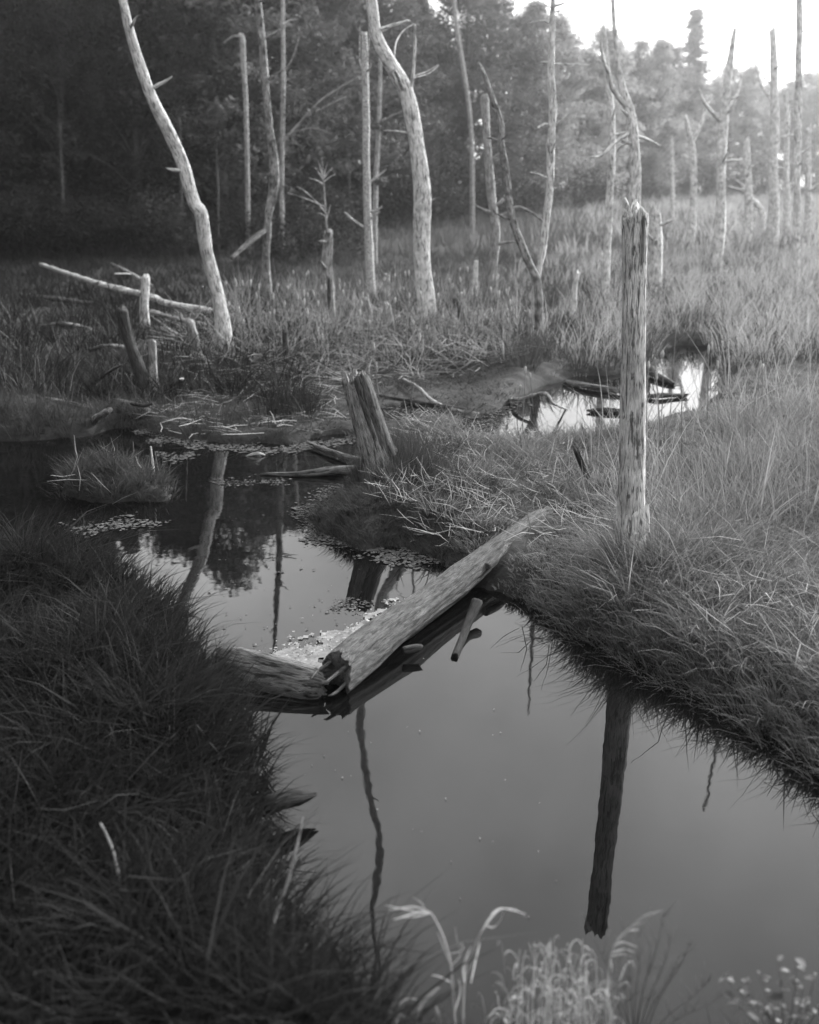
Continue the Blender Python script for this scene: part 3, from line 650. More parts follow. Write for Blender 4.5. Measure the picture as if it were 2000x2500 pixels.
# right-hand and far bare trunks
for i, (lab, path, wd, w, br) in enumerate([
    ('short dim trunk directly right of the big broken snag', [(1600, 490), (1601, 560), (1603, 640)], [24, 25, 27], 740, []),
    ('forked pale tree in the bright haze at the right', [(1795, 60), (1786, 130), (1777, 203), (1768, 290), (1762, 377), (1759, 493), (1757, 580)], [9, 13, 17, 20, 21, 22, 24], 680, [([(1765, 300), (1740, 275), (1719, 249), (1705, 215)], [10, 9, 7, 4], -.5), ([(1770, 280), (1800, 230), (1812, 180)], [8, 7, 4], .5)]),
    ('small y-shaped dead tree left of the forked pale tree', [(1672, 278), (1682, 320), (1690, 359), (1692, 400), (1693, 480)], [8, 10, 14, 15, 16], 640, [([(1690, 350), (1712, 300), (1736, 232)], [9, 8, 4], .5)]),
    ('dim bare trunk with a broken top between the hazy trees', [(1822, 330), (1826, 420), (1828, 520)], [13, 15, 17], 620, []),
    ('tall hazy trunk second from the right edge', [(1885, 60), (1890, 180), (1892, 300), (1888, 420), (1890, 520)], [12, 16, 18, 20, 22], 640, [([(1890, 250), (1860, 210), (1845, 150)], [8, 6, 3], .4)]),
    ('slender hazy trunk between the two tall right trunks', [(1918, 210), (1922, 300), (1920, 400), (1922, 500)], [10, 12, 13, 15], 610, []),
    ('bare hazy trunk at the far right edge of the marsh', [(1975, 300), (1972, 400), (1974, 520)], [11, 13, 15], 650, []),
    ('low slanting dead limb propped among the hazy right trunks', [(1806, 440), (1830, 480), (1862, 525)], [9, 11, 14], 610, []),
    ('thin dead sapling far behind the forked bare tree', [(1640, 330), (1642, 420), (1643, 520)], [6, 8, 9], 590, []),
    ('short stub of a trunk in the pale meadow', [(1470, 600), (1471, 640)], [12, 14], 660, [])]):
    dead_tree('dead_tree', lab, path, wd, YW(w), M_PALE, 70 + i, branches=br, group=None, jag=.35, lump=.08)
dead_tree('dead_tree', 'very tall bare tree near the right edge', [(1960, -950), (1957, -500), (1952, 0), (1950, 150), (1948, 300), (1946, 450), (1944, 600), (1943, 640)], [7, 10, 13, 14, 15, 16, 17, 18], YW(720), M_PALE, 90, extra_top=[(1760, 2500, 10), (1775, 2300, 16), (1800, 2100, 22)][:0] + [], lump=.05)
# stumps
def stump(name, label, path, widths, w, mat, seed, jag=.08, cat='stump', sides=16, group=None, rough=.1, ridge=.08):
    return dead_tree(name, label, path, widths, YW(w), mat, seed, jag=jag, cat=cat, sides=sides, group=group, rough=rough, ridge=ridge)
s1 = stump('hollow_stump', 'hollow split stump with twigs above, left of the bent tree', [(803, 556), (801, 603), (798, 650), (799, 690)], [20, 24, 26, 28], 815, M_MID, 101, .15)
Y1 = YW(815)
for k, (lx, rx) in enumerate(((-15, -6), (9, 16))):
    t = tube(px_path([(800 + (lx + rx) / 2 * 1.05, 810), (800 + (lx + rx) / 2, 740), (800 + (lx + rx) / 2 * .6, 670)], Y1 - .03), [px_r(15, Y1), px_r(13, Y1), px_r(10, Y1)], 8, .06, .15, .1, 110 + k)
    link('root_flare', tube_mesh('root_flare', t, M_MID if k else M_BIRCH, s1.location), s1)
t = tube(px_path([(802, 800), (803, 740), (804, 690), (803, 676)], Y1 - .13), [px_r(9, Y1), px_r(12, Y1), px_r(7, Y1), px_r(2, Y1)], 8, .08, .1, .1, 120)  # solid dark tube on the front stands for the shade inside the hollow
o = link('hollow', tube_mesh('hollow', t, M_DARK, s1.location), s1); o['label'] = 'dark piece for the shade inside the front hollow'
# leaning stump on the islet
Y2 = YW(1206)
b2 = Vector((A(946, 1206, Y2).x, Y2, -.05))
root = thing('leaning_stump', 'splintered broken stump leaning left on the grassy islet', 'stump', b2)
pp = [b2] + [A(930, 1150, Y2 - .02), A(909, 1080, Y2 - .02), A(889, 1010, Y2), A(868, 935, Y2), A(860, 903, Y2)]
t = tube(pp, [px_r(w, Y2) for w in (86, 72, 64, 60, 55, 52)], 64, .018, .10, .10, 130, jag1=.17, ridge_k=14)
link('trunk', tube_mesh('trunk', t, M_STUMP, b2), root)
pp2 = [A(936, 1140, Y2), A(916, 1080, Y2), A(896, 1010, Y2), A(876, 935, Y2), A(868, 910, Y2)]
t = tube(pp2, [px_r(w, Y2) for w in (74, 66, 62, 57, 55)], 26, .02, .16, .12, 131, jag1=.1, jag0=.12, cap=False, ang=(4.4, 6.6))
o = link('bark_sheet', tube_mesh('bark_sheet', t, M_BARK, b2), root); o['label'] = 'dark bark left on the right side'
for k, (x0, y0, x1, y1, ww) in enumerate(((846, 940, 843, 908, 14), (858, 935, 862, 915, 9), (886, 935, 884, 904, 13), (885, 1075, 879, 1150, 8), (893, 1090, 915, 1160, 14))):
    t = tube([A(x0, y0, Y2 - .06), A((x0 + x1) / 2 + 1, (y0 + y1) / 2, Y2 - .065), A(x1, y1, Y2 - .06)], [px_r(ww, Y2), px_r(ww * .7, Y2), px_r(1.5, Y2)], 7, .02, .2, .1, 140 + k)
    link('splinter', tube_mesh('splinter', t, M_STUMP, b2), root)
# smaller stumps and stubs
stump('stump', 'dark curved stump among reeds at the far left', [(296, 743), (302, 790), (320, 850), (345, 915)], [26, 27, 27, 34], 960, M_DARK, 150, .1)
stump('stump', 'pale-topped stub standing on the fallen poles at left', [(356, 668), (354, 710), (352, 750)], [18, 20, 22], 830, M_PALE, 151)
stump('stump', 'pale-tipped stump left of the mudflat reeds', [(464, 778), (468, 800), (478, 840)], [20, 19, 20], 890, M_MID, 152)
stump('stump', 'grey post stump beside the dark curved stump', [(371, 824), (373, 860), (375, 910)], [18, 19, 20], 960, M_MID, 153)
stump('stump', 'thin dark post with pale tip in the middle reeds', [(696, 800), (697, 850), (698, 880)], [13, 14, 15], 905, M_DARK, 154)
stump('stump', 'small leaning pale stump among cattails in the centre', [(893, 722), (897, 745), (902, 770)], [13, 14, 15], 830, M_MID, 155)
stump('stump', 'square-topped stub behind the centre reeds', [(946, 666), (945, 690), (944, 710)], [13, 13, 14], 770, M_MID, 156)
stump('stump', 'small pointed white stump right of the bent tree', [(1163, 634), (1162, 660), (1160, 690)], [9, 11, 13], 740, M_PALE, 157)
stump('stump', 'chunky weathered stub in the cattails near the hollow stump', [(945, 735), (948, 765), (950, 790)], [16, 22, 26], 850, M_MID, 158, .15)
stump('stump', 'dark hunched stump right of the bent tree', [(1108, 722), (1116, 745), (1124, 775)], [12, 17, 21], 830, M_DARK, 159)
stump('stump', 'pale hooked stub right of the crooked tree', [(1414, 660), (1408, 675), (1402, 720)], [11, 12, 13], 800, M_PALE, 160)
stump('stump', 'dark slanting stub at the back of the islet', [(1404, 1090), (1418, 1125), (1434, 1160), (1450, 1195)], [15, 15, 16, 18], 1240, M_DARK, 161)
stump('stump', 'pale fork stub under the crooked tree', [(1283, 755), (1290, 765), (1296, 800)], [12, 12, 13], 870, M_MID, 162)

def log(name, label, pts, widths, mat, seed, Yref=None, sides=18, jag=.08, cat='log', branches=(), rough=.16):
    pts = [Vector(p) for p in pts]; base = pts[0].copy(); base.z = 0
    root = thing(name, label, cat, base)
    Yr = sum(p.y for p in pts) / len(pts)
    t = tube(pts, [px_r(w, math.hypot(p.y, 3)) for w, p in zip(widths, pts)], sides, None, rough, .06, seed, jag1=jag, jag0=jag)
    link('trunk' if branches else 'wood', tube_mesh('wood', t, mat, base), root)
    for k, (bp, bw) in enumerate(branches):
        t = tube([Vector(p) for p in bp], [px_r(w, Yr) for w in bw], 6, None, .06, 0, seed * 7 + k)
        link('branch', tube_mesh('branch', t, mat, base), root)
    return root
# the big fallen log across the water
e0 = G(806, 1660, .075); e1 = G(1362, 1226, .22)
mid = lambda t: e0.lerp(e1, t)
root = thing('fallen_log', 'big weathered log fallen across the water toward the islet', 'log', Vector((e0.x, e0.y, 0)))
bl = root.location
pts = [mid(0), mid(.15) + Vector((0, 0, .015)), mid(.35) + Vector((.01, .02, 0)), mid(.5), mid(.7) + Vector((-.02, -.02, -.015)), mid(.92) + Vector((0, 0, -.06)), mid(1.06) + Vector((0, 0, -.2))]
t = tube(pts, [.125, .122, .112, .104, .096, .09, .08], 64, .013, .10, .05, 200, lump=.06, jag0=.14, jag1=.05, ridge_k=14)
link('trunk', tube_mesh('trunk', t, M_LOG, bl), root)
for k, (t0, t1, da, rr) in enumerate(((.0, -.03, (.03, -.05, .05), .014), (.01, -.035, (-.05, .03, .06), .013), (.0, -.03, (.06, -.06, -.03), .012))):
    d = Vector(da); t = tube([mid(t0 + .05) + d, mid((t0 + t1) / 2) + d * 1.05, mid(t1) + d * .9], [rr, rr * .8, .004], 7, .02, .2, .1, 210 + k)
    link('splinter', tube_mesh('splinter', t, M_LOG, bl), root)
t = tube([G(985, 1590, .06), G(1010, 1583, .07), G(1032, 1580, .07)], [.03, .03, .028], 8, .02, .15, .1, 215, jag1=.03)
link('branch_stub', tube_mesh('branch_stub', t, M_DARK, bl), root)
t = tube([mid(.53) + Vector((.10, -.06, .03)), mid(.58) + Vector((.10, -.08, .05)), mid(.64) + Vector((.08, -.07, .06))], [.03, .028, .02], 8, .03, .1, .1, 216, jag0=.02)
link('branch_stub', tube_mesh('branch_stub', t, M_LOG, bl), root)
log('rotten_log', 'broad rotten log butt lying against the left bank', [G(520, 1615, .09), G(610, 1636, .07), G(700, 1656, .06), G(775, 1672, .05), G(815, 1680, .05)], [84, 96, 92, 84, 60], M_GREY, 220, jag=.12, sides=40)
log('dark_stick', 'dark wet stick slanting into the pool below the log', [G(1165, 1468, .12), G(1142, 1522, .05), G(1126, 1565, .015), G(1110, 1606, .005)], [26, 20, 18, 17], M_WET, 221, jag=.02, cat='stick')
log('driftwood', 'dark split plank poking from the left bank over the near pool', [G(640, 1975, .12), G(690, 1955, .12), G(730, 1948, .11), G(776, 1938, .10)], [46, 46, 38, 10], M_WET, 222, jag=.05, cat='driftwood')
log('floating_log', 'low floating log tapering left, beside the leaning stump', [G(632, 1157, .01), G(720, 1158, .02), G(810, 1152, .04), G(905, 1148, .06)], [5, 14, 22, 26], M_GREY, 223, jag=.05)
log('branch', 'curved grey branch lying at the foot of the leaning stump', [G(748, 1078, .05), G(800, 1100, .05), G(845, 1115, .05), G(892, 1122, .08)], [5, 13, 12, 9], M_GREY, 224, jag=.02, cat='branch')
log('branch', 'thin branch on the front edge of the mudflat', [G(655, 1022, .05), G(700, 1040, .05), G(745, 1050, .05), G(786, 1056, .05)], [5, 10, 11, 12], M_GREY, 225, jag=.02, cat='branch')
log('twig', 'small curved twig floating on the dark pool', [G(600, 1114, .0), G(615, 1109, .02), G(632, 1107, .03), G(648, 1111, .01)], [3, 6, 6, 3], M_PALE, 226, jag=0, cat='twig')
log('fallen_pole', 'long pale fallen pole crossing the left reeds', [G(99, 645, .5), G(232, 690, .6), G(359, 722, .6), G(406, 740, .55), G(510, 760, .4), G(614, 780, .25)], [8, 13, 15, 16, 15, 12], M_PALE, 230, jag=.05,
    branches=[([G(232, 690, .6), G(236, 690, .9), G(242, 688, 1.25)], [8, 7, 4]), ([G(240, 690, .6), G(228, 700, .3), G(224, 715, .05)], [6, 6, 5])])
log('fallen_pole', 'second fallen pole lying below the long pale one', [G(365, 760, .5), G(430, 778, .4), G(500, 795, .3), G(540, 800, .15)], [10, 12, 12, 10], M_MID, 231, jag=.05)
log('fallen_pole', 'thin branchy pole behind the long pale one', [G(267, 640, .3), G(320, 668, .5), G(370, 700, .6)], [5, 8, 10], M_MID, 232, jag=.03, branches=[([G(320, 668, .5), G(300, 668, .9), G(280, 668, 1.1)], [4, 3, 2])])
log('leaning_branch', 'pale branch leaning into the left pool', [G(220, 1040, .0), G(238, 1020, .2), G(252, 1010, .38), G(270, 1000, .5)], [18, 17, 16, 12], M_MID, 233, jag=.03, cat='branch')
log('rotten_log', 'dark rotten log with pale upper edge on the left mudflat', [G(285, 1000, .10), G(330, 1010, .12), G(380, 1025, .08)], [60, 58, 34], M_DARK, 234, jag=.1, branches=[([G(322, 985, .28), G(350, 990, .30), G(374, 985, .36)], [10, 11, 6])])
log('twig', 'pale forked twig standing in the left pool', [G(375, 1180, .0), G(373, 1140, .2), G(368, 1090, .42)], [7, 7, 4], M_PALE, 235, jag=0, cat='twig')
log('branch', 'thin pale branch lying over the mud behind the stump', [G(985, 925, .10), G(1020, 945, .12), G(1058, 980, .08), G(1110, 1000, .03), G(1168, 1010, .02)], [5, 7, 9, 8, 6], M_MID, 236, jag=0, cat='branch')
log('branch', 'dark branch crossing the mud channel behind the stump', [G(925, 965, .04), G(1000, 978, .04), G(1080, 992, .05), G(1160, 1003, .03)], [6, 9, 11, 8], M_DARK, 237, jag=0, cat='branch')
log('bent_twig', 'bent twig arching over the right channel', [G(1240, 975, .0), G(1262, 975, .12), G(1300, 965, .2), G(1333, 962, .3), G(1352, 985, .2), G(1385, 1000, -.02)], [8, 8, 8, 9, 6, 4], M_MID, 238, jag=0, cat='twig')
log('floating_log', 'pale floating log in the right channel, left of the big snag', [G(1377, 932, .04), G(1430, 942, .05), G(1480, 950, .05), G(1525, 955, .05)], [12, 15, 14, 11], M_GREY, 239)
log('floating_log', 'dark floating log in the right channel, nearer the islet', [G(1430, 1003, .02), G(1480, 1002, .03), G(1540, 1006, .03)], [8, 14, 12], M_DARK, 240)
log('floating_log', 'dark log right of the big snag across the bright water', [G(1575, 968, .03), G(1620, 966, .04), G(1685, 964, .03)], [9, 12, 8], M_DARK, 241)
log('floating_log', 'short dark slanting log in the bright far pool', [G(1586, 910, .05), G(1615, 922, .05), G(1648, 940, .02)], [10, 16, 8], M_DARK, 242)

for k, (lab, pts, wd, mt) in enumerate([
    ('dark tangled branch lying left of the fallen poles', [G(90, 800, .1), G(150, 790, .5), G(210, 800, .35), G(260, 820, .05)], [8, 9, 8, 5], M_GREY),
    ('grey branch sprawled below the fallen poles', [G(190, 860, .05), G(260, 845, .4), G(330, 850, .2), G(390, 870, .03)], [7, 9, 8, 5], M_GREY),
    ('thin dead limb propped against the dark curved stump', [G(240, 930, .0), G(270, 905, .45), G(300, 890, .75)], [7, 7, 4], M_GREY),
    ('half-sunk branch at the left shore', [G(20, 985, .05), G(90, 975, .15), G(170, 985, .12), G(240, 1000, .02)], [10, 14, 12, 6], M_GREY),
    ('bleached limb lying in front of the leaning tree', [G(420, 905, .05), G(480, 895, .2), G(560, 905, .1), G(610, 915, .03)], [6, 8, 8, 5], M_GREY),
    ('crooked twig upright in the left reeds', [G(440, 930, .0), G(446, 925, .4), G(438, 925, .75)], [7, 6, 3], M_MID),
    ('dark half-rotten pole in the left shade', [G(40, 720, .15), G(140, 730, .35), G(250, 745, .25)], [8, 11, 9], M_GREY),
    ('short slanting stick left of the hollow stump', [G(640, 880, .0), G(655, 860, .5), G(668, 855, .9)], [6, 5, 3], M_MID)]):
    log('dead_branch', lab, pts, wd, mt, 250 + k, jag=0, cat='branch')
# ------------------------------------------------------------------ cattails
def make_cattail(seed):
    h = 1.0
    root = link('cattail', None)
    t = tube([(0, 0, -.05), (.01, .0, .5), (.03, .01, h), (.032, .01, h + .10)], [.007, .006, .005, .002], 5, .15, 0, 0, seed)
    V, F4, F3, B = t; link('stalk', mesh_np('stalk', V, F4, F3, M_STRAW, shade=np.full(len(V), .25), smooth=True), root)
    t = tube([(.03, .01, h - .03), (.031, .01, h), (.031, .01, h + .05), (.032, .01, h + .09), (.032, .01, h + .12)], [.005, .013, .016, .013, .004], 8, .02, .15, .1, seed + 1)
    V, F4, F3, B = t; link('seed_head', mesh_np('seed_head', V, F4, F3, M_HEAD, shade=np.random.default_rng(seed).uniform(0, 1, len(V)), smooth=True), root)
    return root
protos = [make_cattail(300), make_cattail(310)]
spots = []
for x, y, hy in [(578, 830, 714), (606, 850, 724), (707, 800, 727), (720, 810, 733), (727, 760, 692), (735, 765, 694), (767, 770, 694), (748, 830, 750), (838, 850, 745), (866, 850, 752), (873, 850, 785), (904, 800, 772), (932, 780, 702), (996, 800, 700), (1008, 800, 700), (887, 770, 660), (1078, 840, 784), (1114, 740, 680),
                 (1205, 860, 789), (1215, 850, 738), (1262, 1010, 950), (1276, 1030, 910), (1302, 1010, 920), (836, 940, 770), (925, 980, 855), (1003, 1000, 830), (788, 900, 830), (740, 900, 760)]:
    spots.append((x, y, hy))
r2 = random.Random(5)
for i in range(64):
    x = r2.uniform(560, 1250); y = r2.uniform(775, 900); spots.append((x, y, y - r2.uniform(70, 125) * (y - 440) / 430))
for i in range(12):
    x = r2.uniform(1560, 1990); y = r2.uniform(900, 1180); spots.append((x, y, y - r2.uniform(110, 170) * (y - 440) / 560))
used = [False, False]
for i, (x, y, hy) in enumerate(spots):
    b = G(x, y); top = A(x, hy, b.y); k = i % 2
    o = protos[k] if not used[k] else copy_tree(protos[k]); used[k] = True
    H = max(.35, top.z); b.z = max(0, float(ground_z(np.array([[b.x, b.y, 0]]))[0]))
    o.location = b; o.scale = (1.0 + .2 * (b.y > 18), 1.0 + .2 * (b.y > 18), H); o.rotation_euler = (r2.gauss(0, .09), r2.gauss(0, .09), r2.uniform(0, 6.28))
    if x < 1255: tag(o, 'thin cattail stalk with pale fluffy head among the middle reeds', 'cattail', 'cattails in the middle marsh')
    elif x < 1400: tag(o, 'cattail standing in the channel behind the islet', 'cattail', 'cattails in the channel')
    else: tag(o, 'cattail with pale head in the right reed belt', 'cattail', 'cattails in the right reeds')

# ------------------------------------------------------------------ living trees
def leaf_cloud(centers, radii, n_each, size, seed, droop=.3, flat=.6):
    r = np.random.default_rng(seed); k = len(centers) * n_each
    C = np.repeat(centers, n_each, 0); Rr = np.repeat(radii, n_each)
    u = r.normal(0, 1, (k, 3)); u /= np.linalg.norm(u, axis=1)[:, None]; u *= (r.uniform(0, 1, k) ** .45)[:, None]
    u[:, 2] *= flat
    P = C + u * Rr[:, None]
    a = r.normal(0, 1, (k, 3)); a[:, 2] = a[:, 2] * .5 - droop; a /= np.linalg.norm(a, axis=1)[:, None]
    b = np.cross(a, r.normal(0, 1, (k, 3)) * np.array([.5, .5, 1]) + np.array([0, 0, .8])); b /= np.linalg.norm(b, axis=1)[:, None] + 1e-9
    L = r.uniform(.7, 1.3, k) * size; Wd = L * r.uniform(.32, .5, k)
    V = np.stack([P - a * L[:, None] / 2, P + b * Wd[:, None] / 2, P + a * L[:, None] / 2, P - b * Wd[:, None] / 2], 1).reshape(-1, 3)
    sh = np.repeat(np.clip(np.repeat(r.uniform(0, 1, len(centers)), n_each) * .6 + r.uniform(0, .4, k), 0, 1), 4)
    return V, (np.arange(k) * 4)[:, None] + np.arange(4), sh
def broadleaf(seed, H, W, low, ncl, nleaf, size):
    r = np.random.default_rng(seed); root = link('broadleaf_tree', None)
    tr = [(0, 0, -.2), (r.normal(0, .15), r.normal(0, .15), H * .3), (r.normal(0, .3), r.normal(0, .3), H * .65), (r.normal(0, .3), r.normal(0, .3), H * .93)]
    ax = catmull(tr, 40)
    cen, rad, limbs = [], [], []
    for i in range(ncl):
        f = low + (1 - low) * r.uniform(0, 1) ** .85
        prof = math.sin(math.pi * min(1, (f - low * .6) / (1 - low * .6)) ** .75) ** .7
        a = r.uniform(0, 6.283); d = W * prof * math.sqrt(r.uniform(.08, 1)) * r.uniform(.75, 1.15)
        c = np.array([math.cos(a) * d, math.sin(a) * d, H * f]) + np.r_[ax[min(39, int(f * 39))][:2], 0]
        cen.append(c); rad.append(W * r.uniform(.16, .34))
        if i % 4 == 0:
            j = max(2, int(min(39, (f * .82 - .04) * 39))); s = ax[j]
            limbs.append(tube([s, (s + c) / 2 + np.array([0, 0, .1 * d]), c], [.035 * W * .5, .02 * W * .5, .008], 5, .5, .05, 0, seed * 100 + i))
    t = merge([tube(tr, [H * .016, H * .012, H * .008, .02], 9, .35, .08, .04, seed)] + limbs)
    link('trunk', tube_mesh('trunk', t, M_BARK, (0, 0, 0)), root)
    V, F4, sh = leaf_cloud(np.array(cen), np.array(rad), nleaf, size, seed + 1)
    link('crown', mesh_np('crown', V, F4, None, M_LEAF, shade=sh), root)
    return root
def conifer(seed, H, W, low, nb, nleaf, size):
    r = np.random.default_rng(seed); root = link('conifer_tree', None)
    cen, rad, limbs = [], [], []
    for i in range(nb):
        f = low + (1 - low) * (i + r.uniform(0, 1)) / nb; reach = W * (1.02 - f) * r.uniform(.7, 1.1); a = r.uniform(0, 6.283)
        for q in range(max(2, int(4 * (1 - f) + 1))):
            s = (q + .5) / max(2, int(4 * (1 - f) + 1)); d = reach * s
            cen.append([math.cos(a) * d, math.sin(a) * d, H * f - .18 * d * d / W - .05 * d]); rad.append(.12 * W + .2 * reach * (1 - abs(s - .6)))
        if i % 2 == 0: limbs.append(tube([(0, 0, H * f), (math.cos(a) * reach * .5, math.sin(a) * reach * .5, H * f - .06 * reach), (math.cos(a) * reach, math.sin(a) * reach, H * f - .2 * reach)], [.04, .03, .01], 4, .6, 0, 0, i))
    t = merge([tube([(0, 0, -.2), (0, .05, H * .5), (0, 0, H * .99)], [H * .015, H * .009, .015], 8, .4, .06, .03, seed)] + limbs)
    link('trunk', tube_mesh('trunk', t, M_BARK, (0, 0, 0)), root)
    V, F4, sh = leaf_cloud(np.array(cen), np.array(rad), nleaf, size, seed + 1, .35, .28)
    link('crown', mesh_np('crown', V, F4, None, M_NEEDLE, shade=sh), root)
    return root
BL = [broadleaf(401, 14, 3.6, .10, 140, 120, .27), broadleaf(411, 13, 3.2, .18, 130, 120, .26), broadleaf(421, 15, 4.0, .07, 150, 120, .28), broadleaf(431, 12, 3.0, .05, 130, 115, .25)]
CF = [conifer(441, 14, 3.6, .05, 90, 75, .32), conifer(451, 12, 2.4, .12, 150, 40, .22)]
usedt = {}
def recrown(o, mat):
    for ch in o.children:
        if ch.name.startswith('crown'):
            ch.material_slots[0].link = 'OBJECT'; ch.material_slots[0].material = mat
    return o
def put(proto, x, y, s, sz, label, cat, group):
    o = proto if proto.name not in usedt else copy_tree(proto); usedt[proto.name] = 1
    o.location = (x, y, .3); o.rotation_euler = (0, 0, r2.uniform(0, 6.28)); o.scale = (s, s, sz)
    tag(o, label, cat, group); return o
EDGE = [(-400, 46), (0, 47), (250, 47), (500, 48), (700, 53), (850, 60), (1000, 68), (1250, 86), (1500, 122), (1750, 158), (2000, 175), (2400, 180)]
def edge_y(px): return float(np.interp(px, [e[0] for e in EDGE], [e[1] for e in EDGE]))
BASEH = {0: 14, 1: 13, 2: 15, 3: 12}
def tree_at(px, dy, H, kind, label, group, s=None):
    Y = edge_y(px) + dy; x = (px - 1000) / FPX * Y * 1.02
    if kind >= 4: p = CF[kind - 4]; h0 = (14, 12)[kind - 4]; cat = 'conifer'
    else: p = BL[kind]; h0 = BASEH[kind]; cat = 'tree'
    k = H / h0
    return put(p, x, Y, s or k * r2.uniform(.9, 1.15), k, label, cat, group)
# dark wall on the left
for px, dy, H, kd, lab in [(-330, 3, 13, 4, None), (-180, 1, 13.5, 2, None), (-60, 2, 14, 4, 'dark conifer at the very left edge of the picture'), (40, 0, 13, 2, 'leftmost dark leafy tree of the forest front'), (130, 2, 14, 4, 'dark drooping conifer behind the left end of the fallen poles'),
                           (210, 1, 13, 0, 'dark leafy tree left of the leaning bare tree'), (300, 3, 13.2, 4, 'drooping conifer behind the top of the leaning bare tree'), (380, 1, 12.5, 2, 'dark leafy tree just right of the leaning bare tree'), (460, 2, 13, 0, 'dark leafy tree between the leaning tree and the dead-topped tree'),
                           (565, 1, 14.8, 2, 'tallest leafy tree of the left forest, mirrored in the pool'), (640, 3, 13.5, 3, 'leafy tree directly behind the slender mottled tree'), (700, 2, 13.2, 0, 'leafy tree behind the young tree with slanting limbs')]:
    t_ = tree_at(px, dy, H, kd, lab or 'unseen tree of the ring added round the camera to cut skylight', None if lab else 'forest edge beside the marsh')
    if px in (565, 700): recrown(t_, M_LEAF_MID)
for i in range(20):
    px = -380 + i * 62 + r2.uniform(-20, 20); tree_at(px, r2.uniform(6, 14), r2.uniform(12.5, 14), r2.choice([0, 1, 2, 3]), 'tree deep inside the dark forest behind the front row', 'inner forest trees')
for px, dy, H, kd, lab in [(790, 1, 13.6, 1, 'leafy tree behind the straight bleached snag'), (880, 2, 14, 0, 'tall leafy tree behind the bent bleached tree'), (960, 2, 14.0, 2, 'bright-topped leafy tree right of the bent tree'), (1010, 6, 13.3, 1, 'leafy tree left of the notch of sky'),
                           (1120, 1, 15.2, 2, 'broad bright-topped tree below the notch of sky'), (1180, 4, 15.6, 0, 'tall round-topped tree left of the tall white trunk'), (1240, 2, 13.6, 1, 'smaller leafy tree on the right shoulder of the forest'), (1070, 4, 12, 3, 'low dense tree behind the blunt grey snag')]:
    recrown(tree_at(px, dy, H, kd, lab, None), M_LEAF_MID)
for i in range(22):
    px = -250 + i * 66 + r2.uniform(-20, 20); tree_at(px, r2.uniform(14, 26), r2.uniform(13, 14.5), r2.choice([0, 1, 2, 3]), 'tree deep inside the dark forest behind the front row', 'inner forest trees')
# forest carried on out of view; trees behind the camera added to cut skylight
for i, (x, y, H, kd) in enumerate([(-19, 40, 14, 2), (-18, 33, 14, 0), (-17, 27, 15, 2), (-16.5, 21, 14, 4), (-15, 15, 15, 2), (-14.5, 9, 14, 0), (-14, 3, 15, 2), (-14, -3, 14, 4), (-14, -9, 15, 2), (-13, -15, 14, 0), (-20, 24, 15, 0), (-19, 12, 14, 2), (-19, 0, 15, 1), (-18, -12, 15, 2), (-10, -17, 15, 2), (-5, -16, 14, 0), (0, -15, 15, 2), (5, -16, 14, 4), (10, -15, 15, 0), (15, -12, 14, 2), (3, -21, 15, 1)]):
    p = CF[0] if kd == 4 else BL[kd]; h0 = 14 if kd == 4 else BASEH[kd]
    put(p, x, y, H / h0 * 1.1, H / h0, 'unseen tree of the ring added round the camera to cut skylight', 'conifer' if kd == 4 else 'tree', 'forest edge beside the marsh')
# paler line on the right
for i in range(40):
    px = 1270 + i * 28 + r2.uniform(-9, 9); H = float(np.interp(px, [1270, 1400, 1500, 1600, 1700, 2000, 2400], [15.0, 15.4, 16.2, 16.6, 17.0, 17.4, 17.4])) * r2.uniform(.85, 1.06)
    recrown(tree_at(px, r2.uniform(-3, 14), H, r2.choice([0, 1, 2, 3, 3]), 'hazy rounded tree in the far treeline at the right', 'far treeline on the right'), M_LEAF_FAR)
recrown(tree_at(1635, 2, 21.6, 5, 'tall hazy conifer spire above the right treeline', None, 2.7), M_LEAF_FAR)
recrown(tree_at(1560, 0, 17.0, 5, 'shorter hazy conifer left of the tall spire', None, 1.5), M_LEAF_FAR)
# live trees with trunks that show
def thin_tree(label, path, wd, Y, sprays, seed, tm=None, lm=None):
    pts = px_path(path, Y); base = Vector((pts[-1].x, Y, 0)); root = thing('young_tree', label, 'tree', base)
    parts = [tube((pts + [base])[::-1], [px_r(w, Y) for w in (wd + [wd[-1]])][::-1], 8, None, .05, .03, seed)]
    for k, (bp, w0) in enumerate(sprays['limbs']):
        parts.append(tube([A(x, y, Y + .3 * math.sin(k * 3 + j)) for j, (x, y) in enumerate(bp)], [px_r(w0 * (1 - .7 * j / len(bp)), Y) for j in range(len(bp))], 5, None, .05, 0, seed * 9 + k))
    link('trunk', tube_mesh('trunk', merge(parts), tm or M_MID, base), root)
    cen = np.array([A(x, y, Y + r2.uniform(-.5, .5)) - base for x, y, r_ in sprays['leaves']]); rad = np.array([r_ / FPX * Y for x, y, r_ in sprays['leaves']])
    if len(cen):
        V, F4, sh = leaf_cloud(cen, rad, 70, .17, seed, .5, .6)
        link('crown', mesh_np('crown', V, F4, None, lm or M_LEAF_PALE, shade=sh), root)
    return root
